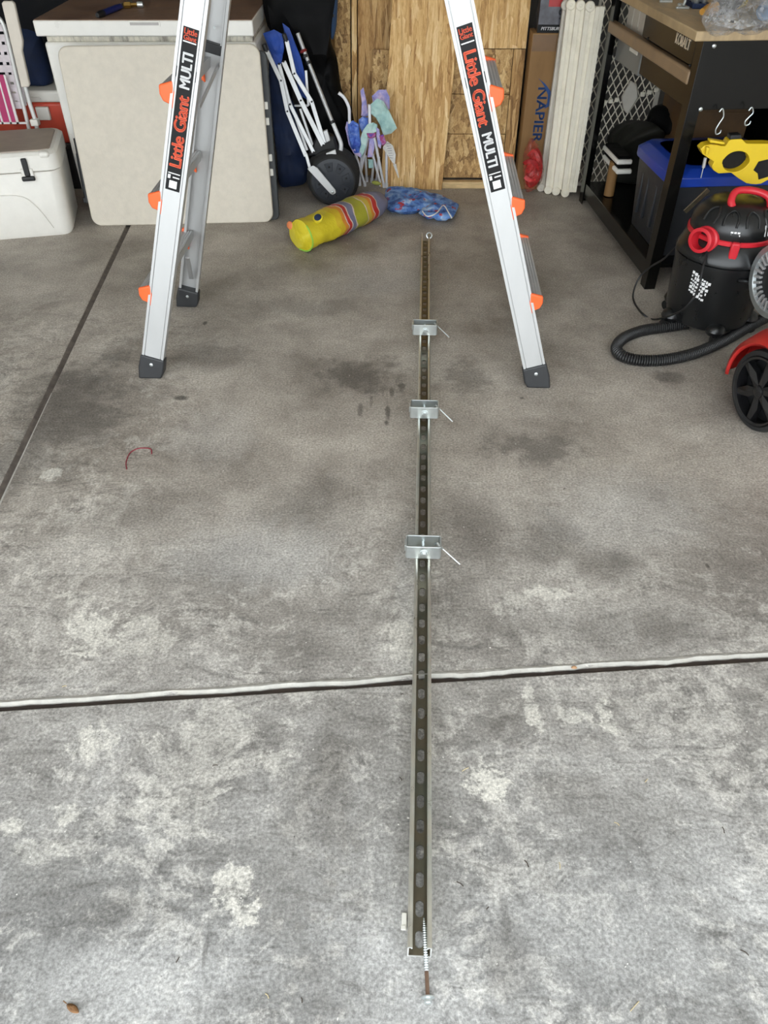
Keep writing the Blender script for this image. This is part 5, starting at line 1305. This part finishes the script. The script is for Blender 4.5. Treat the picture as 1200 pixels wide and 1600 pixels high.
# tank label: white printed marks
F = VM @ Matrix.Rotation(R(-134), 4, 'Z')
random.seed(5)
lb = MB()
for row in range(6):
    t_ = -.030
    while t_ < .034:
        wd = random.uniform(.004, .011)
        if random.random() < .82:
            z_ = .262 - row * .0145 - t_ * .45; r_ = .1665 - (.262 - z_) * .055
            a_ = t_ / .165
            Fq = F @ Matrix.Rotation(a_ + wd / .33, 4, 'Z'); lb.box((r_ + .001, 0, z_), (.0012, wd, random.uniform(.006, .0115)), Fq)
        t_ += wd + .002
lb.build('printed_label', M['white_ink'], va)
F = VM @ Matrix.Rotation(R(-108), 4, 'Z'); lb = MB()
for row in range(3):
    for k in range(3): lb.box((.1435 - row * .001, -.012 + k * .011 + row * .002, .440 - row * .010), (.0016, .008, .006), F @ Matrix.Rotation(0, 4, 'Z'))
lb.build('printed_label', M['white_ink'], va)
for a_ in (-168, -96, -20, 60, 130):
    F = VM @ Matrix.Rotation(R(a_), 4, 'Z')
    b = MB(); b.inflate(circ(.036, 18), .028, F @ Matrix.Translation((.150, 0, .062))); cs = b.build('caster_hood', M['vac'], va)
    b = MB(); b.lathe([(.012, -.012), (.022, -.010), (.022, .010), (.012, .012)], 18, F @ Matrix.Translation((.165, 0, .0225)) @ Matrix.Rotation(R(90), 4, 'X')); b.build('caster_wheel', M['black_pl'], cs)
# ribbed hose on the floor
M['hose'] = plain('ribbed_hose_black', (.011, .011, .0115), .38, 0, .1)
hp = [(1222, 484, .05), (1195, 497, .045), (1165, 513, .03), (1130, 533, .022), (1085, 552, .022), (1040, 562, .022), (1000, 563, .022), (972, 556, .022), (963, 543, .022), (975, 528, .022), (1002, 517, .022), (1032, 512, .022), (1055, 509, .024), (1075, 506, .03)]
path = spline([G(u, v, z) for u, v, z in hp], 40)
# even spacing, then a rib every 6 mm
acc = [path[0]]; ds = .0021; rem = 0.0; out = [path[0]]; d_ = 0.0
for p, q in zip(path[:-1], path[1:]):
    L = (q - p).length; t_ = ds - d_
    while t_ < L:
        out.append(p.lerp(q, t_ / L)); t_ += ds
    d_ = (d_ + L) % ds if L else d_
    d_ = L - (t_ - ds)
rad = [(.0175, .0205, .0214, .0205)[i % 4] for i in range(len(out))]
b = MB(); b.tube(out, rad, 12); hs = b.build('vacuum_hose', M['hose'], None, loc=(G(1000, 560).x, G(1000, 560).y, 0), ang=25)
tag(hs, 'ribbed black vacuum hose looping across the floor in front of the vacuum', 'hose')
# power cord
cp = [AY(1084, 350, 2.80), AY(1068, 372, 2.78), G(1040, 402, .22), G(1018, 416, .14), G(1000, 432, .08), G(990, 455, .03), G(991, 472, .006), G(1004, 490, .006), G(1022, 499, .006), AX(1060, 488, 1.06), AX(1082, 468, 1.08), AX(1092, 448, 1.10), AX(1098, 420, 1.11), AX(1106, 385, 1.13)]
b = MB(); b.tube(spline(cp, 8), .0036, 8); o = b.build('power_cord', M['black_pl'], None, loc=(G(1004, 490).x, G(1004, 490).y, 0)); tag(o, 'thin black power cord hanging in a loop round the vacuum', 'cord')

# ------------------------------------------------------------------ red push mower at the right edge
mw = thing('push_mower', 'red push mower with black spoked wheel at the right edge', 'mower', (1.34, 2.05, 0))
M['mred'] = plain('mower_red', (.42, .018, .015), .35, 0, .08, spec=.6)
M['gloss_blk'] = plain('gloss_black', (.008, .008, .009), .18, 0, .1, spec=.6)
wt = V((-.25, .968, 0)).normalized(); wnn = V((-.968, -.25, 0)).normalized()
WC_ = V((1.172, 2.04, .130))
WFm = frame(WC_, wt, V((0, 0, 1)), wnn)
if WFm.to_3x3().determinant() < 0: WFm = frame(WC_, -wt, V((0, 0, 1)), wnn)
b = MB(); b.lathe([(.112, -.045), (.126, -.042), (.130, -.030), (.130, -.008), (.126, .004), (.113, .008), (.108, .0), (.108, -.03)], 48, WFm, caps=False); b.build('tyre', M['rubber'], mw)
b = MB(); b.lathe([(.110, .005), (.108, .009), (.101, .006), (.100, -.03), (.108, -.035)], 48, WFm, caps=False); rim = b.build('wheel_rim', M['gloss_blk'], mw)
b = MB(); b.lathe([(.104, -.034), (.0, -.030)], 40, WFm, caps=False); b.build('wheel_disc', M['black_pl'], mw)
for i in range(6):
    F = WFm @ Matrix.Rotation(R(60 * i + 90), 4, 'Z')
    b = MB(); b.add([(.012, -.010, .004), (.055, -.018, .0), (.104, -.009, .004), (.104, .009, .004), (.055, .018, .0), (.012, .010, .004), (.055, 0, .010), (.012, -.010, -.02), (.055, -.018, -.02), (.104, -.009, -.02), (.104, .009, -.02), (.055, .018, -.02), (.012, .010, -.02)],
                    [(0, 1, 6), (1, 2, 6), (2, 3, 6), (3, 4, 6), (4, 5, 6), (5, 0, 6), (0, 7, 8, 1), (1, 8, 9, 2), (3, 10, 11, 4), (4, 11, 12, 5)], F)
    b.build('spoke', M['gloss_blk'], rim, smooth=False)
b = MB(); b.lathe([(.020, -.02), (.020, .008), (.014, .012), (.0, .013)], 20, WFm, caps=False); b.build('hub', M['gloss_blk'], mw)
# deck with arched fender, swept inward from the wheel
b = MB(); n_ = 20; ang_ = [R(-8 + 196 * i / n_) for i in range(n_ + 1)]
def arch(rx, rz, dz=0): return [(rx * math.cos(a), rz * math.sin(a) + dz) for a in ang_]
secs = [(arch(.142, .144), .012), (arch(.149, .151), .018), (arch(.168, .165), .004), (arch(.19, .19, .0), -.06), (arch(.20, .205, .01), -.14), (arch(.20, .20, .02), -.40)]
vs = []; fcs = []
for o_, z_ in secs: vs += [(x, max(y, -.08), z_) for x, y in o_]
m_ = n_ + 1
for i in range(len(secs) - 1):
    for k in range(n_): fcs.append((i * m_ + k, i * m_ + k + 1, (i + 1) * m_ + k + 1, (i + 1) * m_ + k))
b.add(vs, fcs, WFm); b.build('fender', M['mred'], mw, solid=.004, ang=50)
b = MB(); b.add([WFm @ V(p) for p in ((-.20, -.06, -.06), (.20, -.06, -.06), (.20, -.06, -.40), (-.20, -.06, -.40), (-.18, .10, -.08), (.18, .10, -.08), (.18, .10, -.40), (-.18, .10, -.40))], [(0, 1, 5, 4), (1, 2, 6, 5), (2, 3, 7, 6), (3, 0, 4, 7), (4, 5, 6, 7), (3, 2, 1, 0)]); b.build('deck', M['mred'], mw, bevel=.01)
# engine with silver ribbed cover behind the fender
EC = AX(1213, 440, 1.31); EF = frame(EC, wt, V((0, 0, 1)), wnn)
if EF.to_3x3().determinant() < 0: EF = frame(EC, -wt, V((0, 0, 1)), wnn)
b = MB(); b.lathe([(.085, -.16), (.12, -.15), (.125, -.02), (.118, 0)], 36, EF); b.build('engine_housing', M['black_pl'], mw)
b = MB(); b.lathe([(.100, .0), (.104, .012), (.122, .012), (.126, .0), (.124, -.014)], 40, EF, caps=False); sv = b.build('cover_ring', M['zinc'], mw)
for i in range(28):
    F = EF @ Matrix.Rotation(2 * math.pi * i / 28, 4, 'Z'); b = MB(); b.box((.086, 0, .004), (.034, .008, .012), F); b.build('cooling_fin', M['alu_dull'], sv, bevel=.001)
b = MB(); b.tube([WFm @ V((0, .12, -.20)), WFm @ V((0, .20, -.22)), EC + wnn * -.08], .05, 16); b.build('engine_mount', M['black_pl'], mw)

# ------------------------------------------------------------------ small litter on the floor
lf = thing('dry_leaf', 'curled brown leaf on the concrete in the lower left corner', 'leaf', G(113, 1576).to_tuple())
M['leaf'] = plain('dry_leaf', (.16, .075, .025), .7, 0, .4, 60)
a, c = G(104, 1568, .004), G(124, 1584, .004)
b = MB(); b.inflate([(p.x, p.y) for p in spline([(-.014, 0, 0), (-.006, .005, 0), (.004, .0055, 0), (.014, 0, 0), (.005, -.005, 0), (-.006, -.005, 0)], 3, True)], .0035, axis_frame(a.lerp(c, .5) + V((0, 0, .001)), (0, .2, 1), c - a), amp=.002, freq=200); b.build('blade', M['leaf'], lf)
b = MB(); b.tube([a, a + (a - c) * .25 + V((0, 0, .001))], .0008, 6); b.build('stalk', M['leaf'], lf)
b = MB(); b.tube(spline([G(u, v, .0025) for u, v in ((198, 733), (197, 722), (203, 708), (215, 701), (228, 700), (236, 702), (237, 709))], 5), .0016, 6)
o = b.build('red_string', plain('dark_red_string', (.22, .012, .03), .7), None, loc=G(215, 702)); tag(o, 'curved piece of dark red string on the concrete', 'string')
b = MB(); b.inflate(circ(.007, 12, sy=.6), .003, axis_frame(G(897, 1043, .004), (0, 0, 1)), amp=.002, freq=200)
o = b.build('tan_pebble', plain('tan_pebble', (.35, .2, .1), .6), None, loc=G(897, 1043)); tag(o, 'tan pebble stuck in the floor joint right of the strut', 'pebble')
random.seed(21)
M['straw'] = plain('straw_bit', (.45, .37, .22), .8); M['twig'] = plain('dark_twig', (.05, .035, .025), .8)
bits = [(722, 1205, 10, 'straw'), (628, 1220, 6, 'twig'), (826, 1355, 9, 'twig'), (875, 1358, 8, 'straw'), (985, 1580, 14, 'straw'), (1170, 1493, 9, 'twig'), (724, 1385, 9, 'twig'), (700, 435, 14, 'straw'), (1132, 1302, 8, 'twig'), (1008, 1222, 6, 'straw'), (332, 1196, 7, 'twig'), (275, 1504, 6, 'twig'), (472, 1567, 5, 'twig'), (97, 1073, 6, 'straw'), (968, 1290, 7, 'straw'), (880, 765, 4, 'twig'), (760, 1421, 4, 'leaf'), (626, 1085, 4, 'twig'), (785, 830, 4, 'twig'), (420, 1560, 6, 'straw')]
st_ = MB(); tw_ = MB()
for (u, v, l, k) in bits:
    p = G(u, v, .0016); a_ = random.uniform(0, math.pi); q = p + V((math.cos(a_), math.sin(a_), 0)) * l * .0016
    (st_ if k == 'straw' else tw_).tube([p, p.lerp(q, .5) + V((.001, .001, .0008)), q], .0009, 5)
for mb, nm, lab in ((st_, 'straw_litter', 'scattered pale straw bits on the concrete'), (tw_, 'twig_litter', 'scattered dark twig bits on the concrete')):
    o = mb.build(nm, M['straw'] if nm[0] == 's' else M['twig'], None, loc=(0, 1, 0)); tag(o, lab, 'litter'); o['kind'] = 'stuff'

for o in va.children_recursive:                       # the machine stands a little lower than first drawn
    for v_ in o.data.vertices: v_.co.z *= .945
for o in bpy.data.objects:
    if '_o' in o: del o['_o']
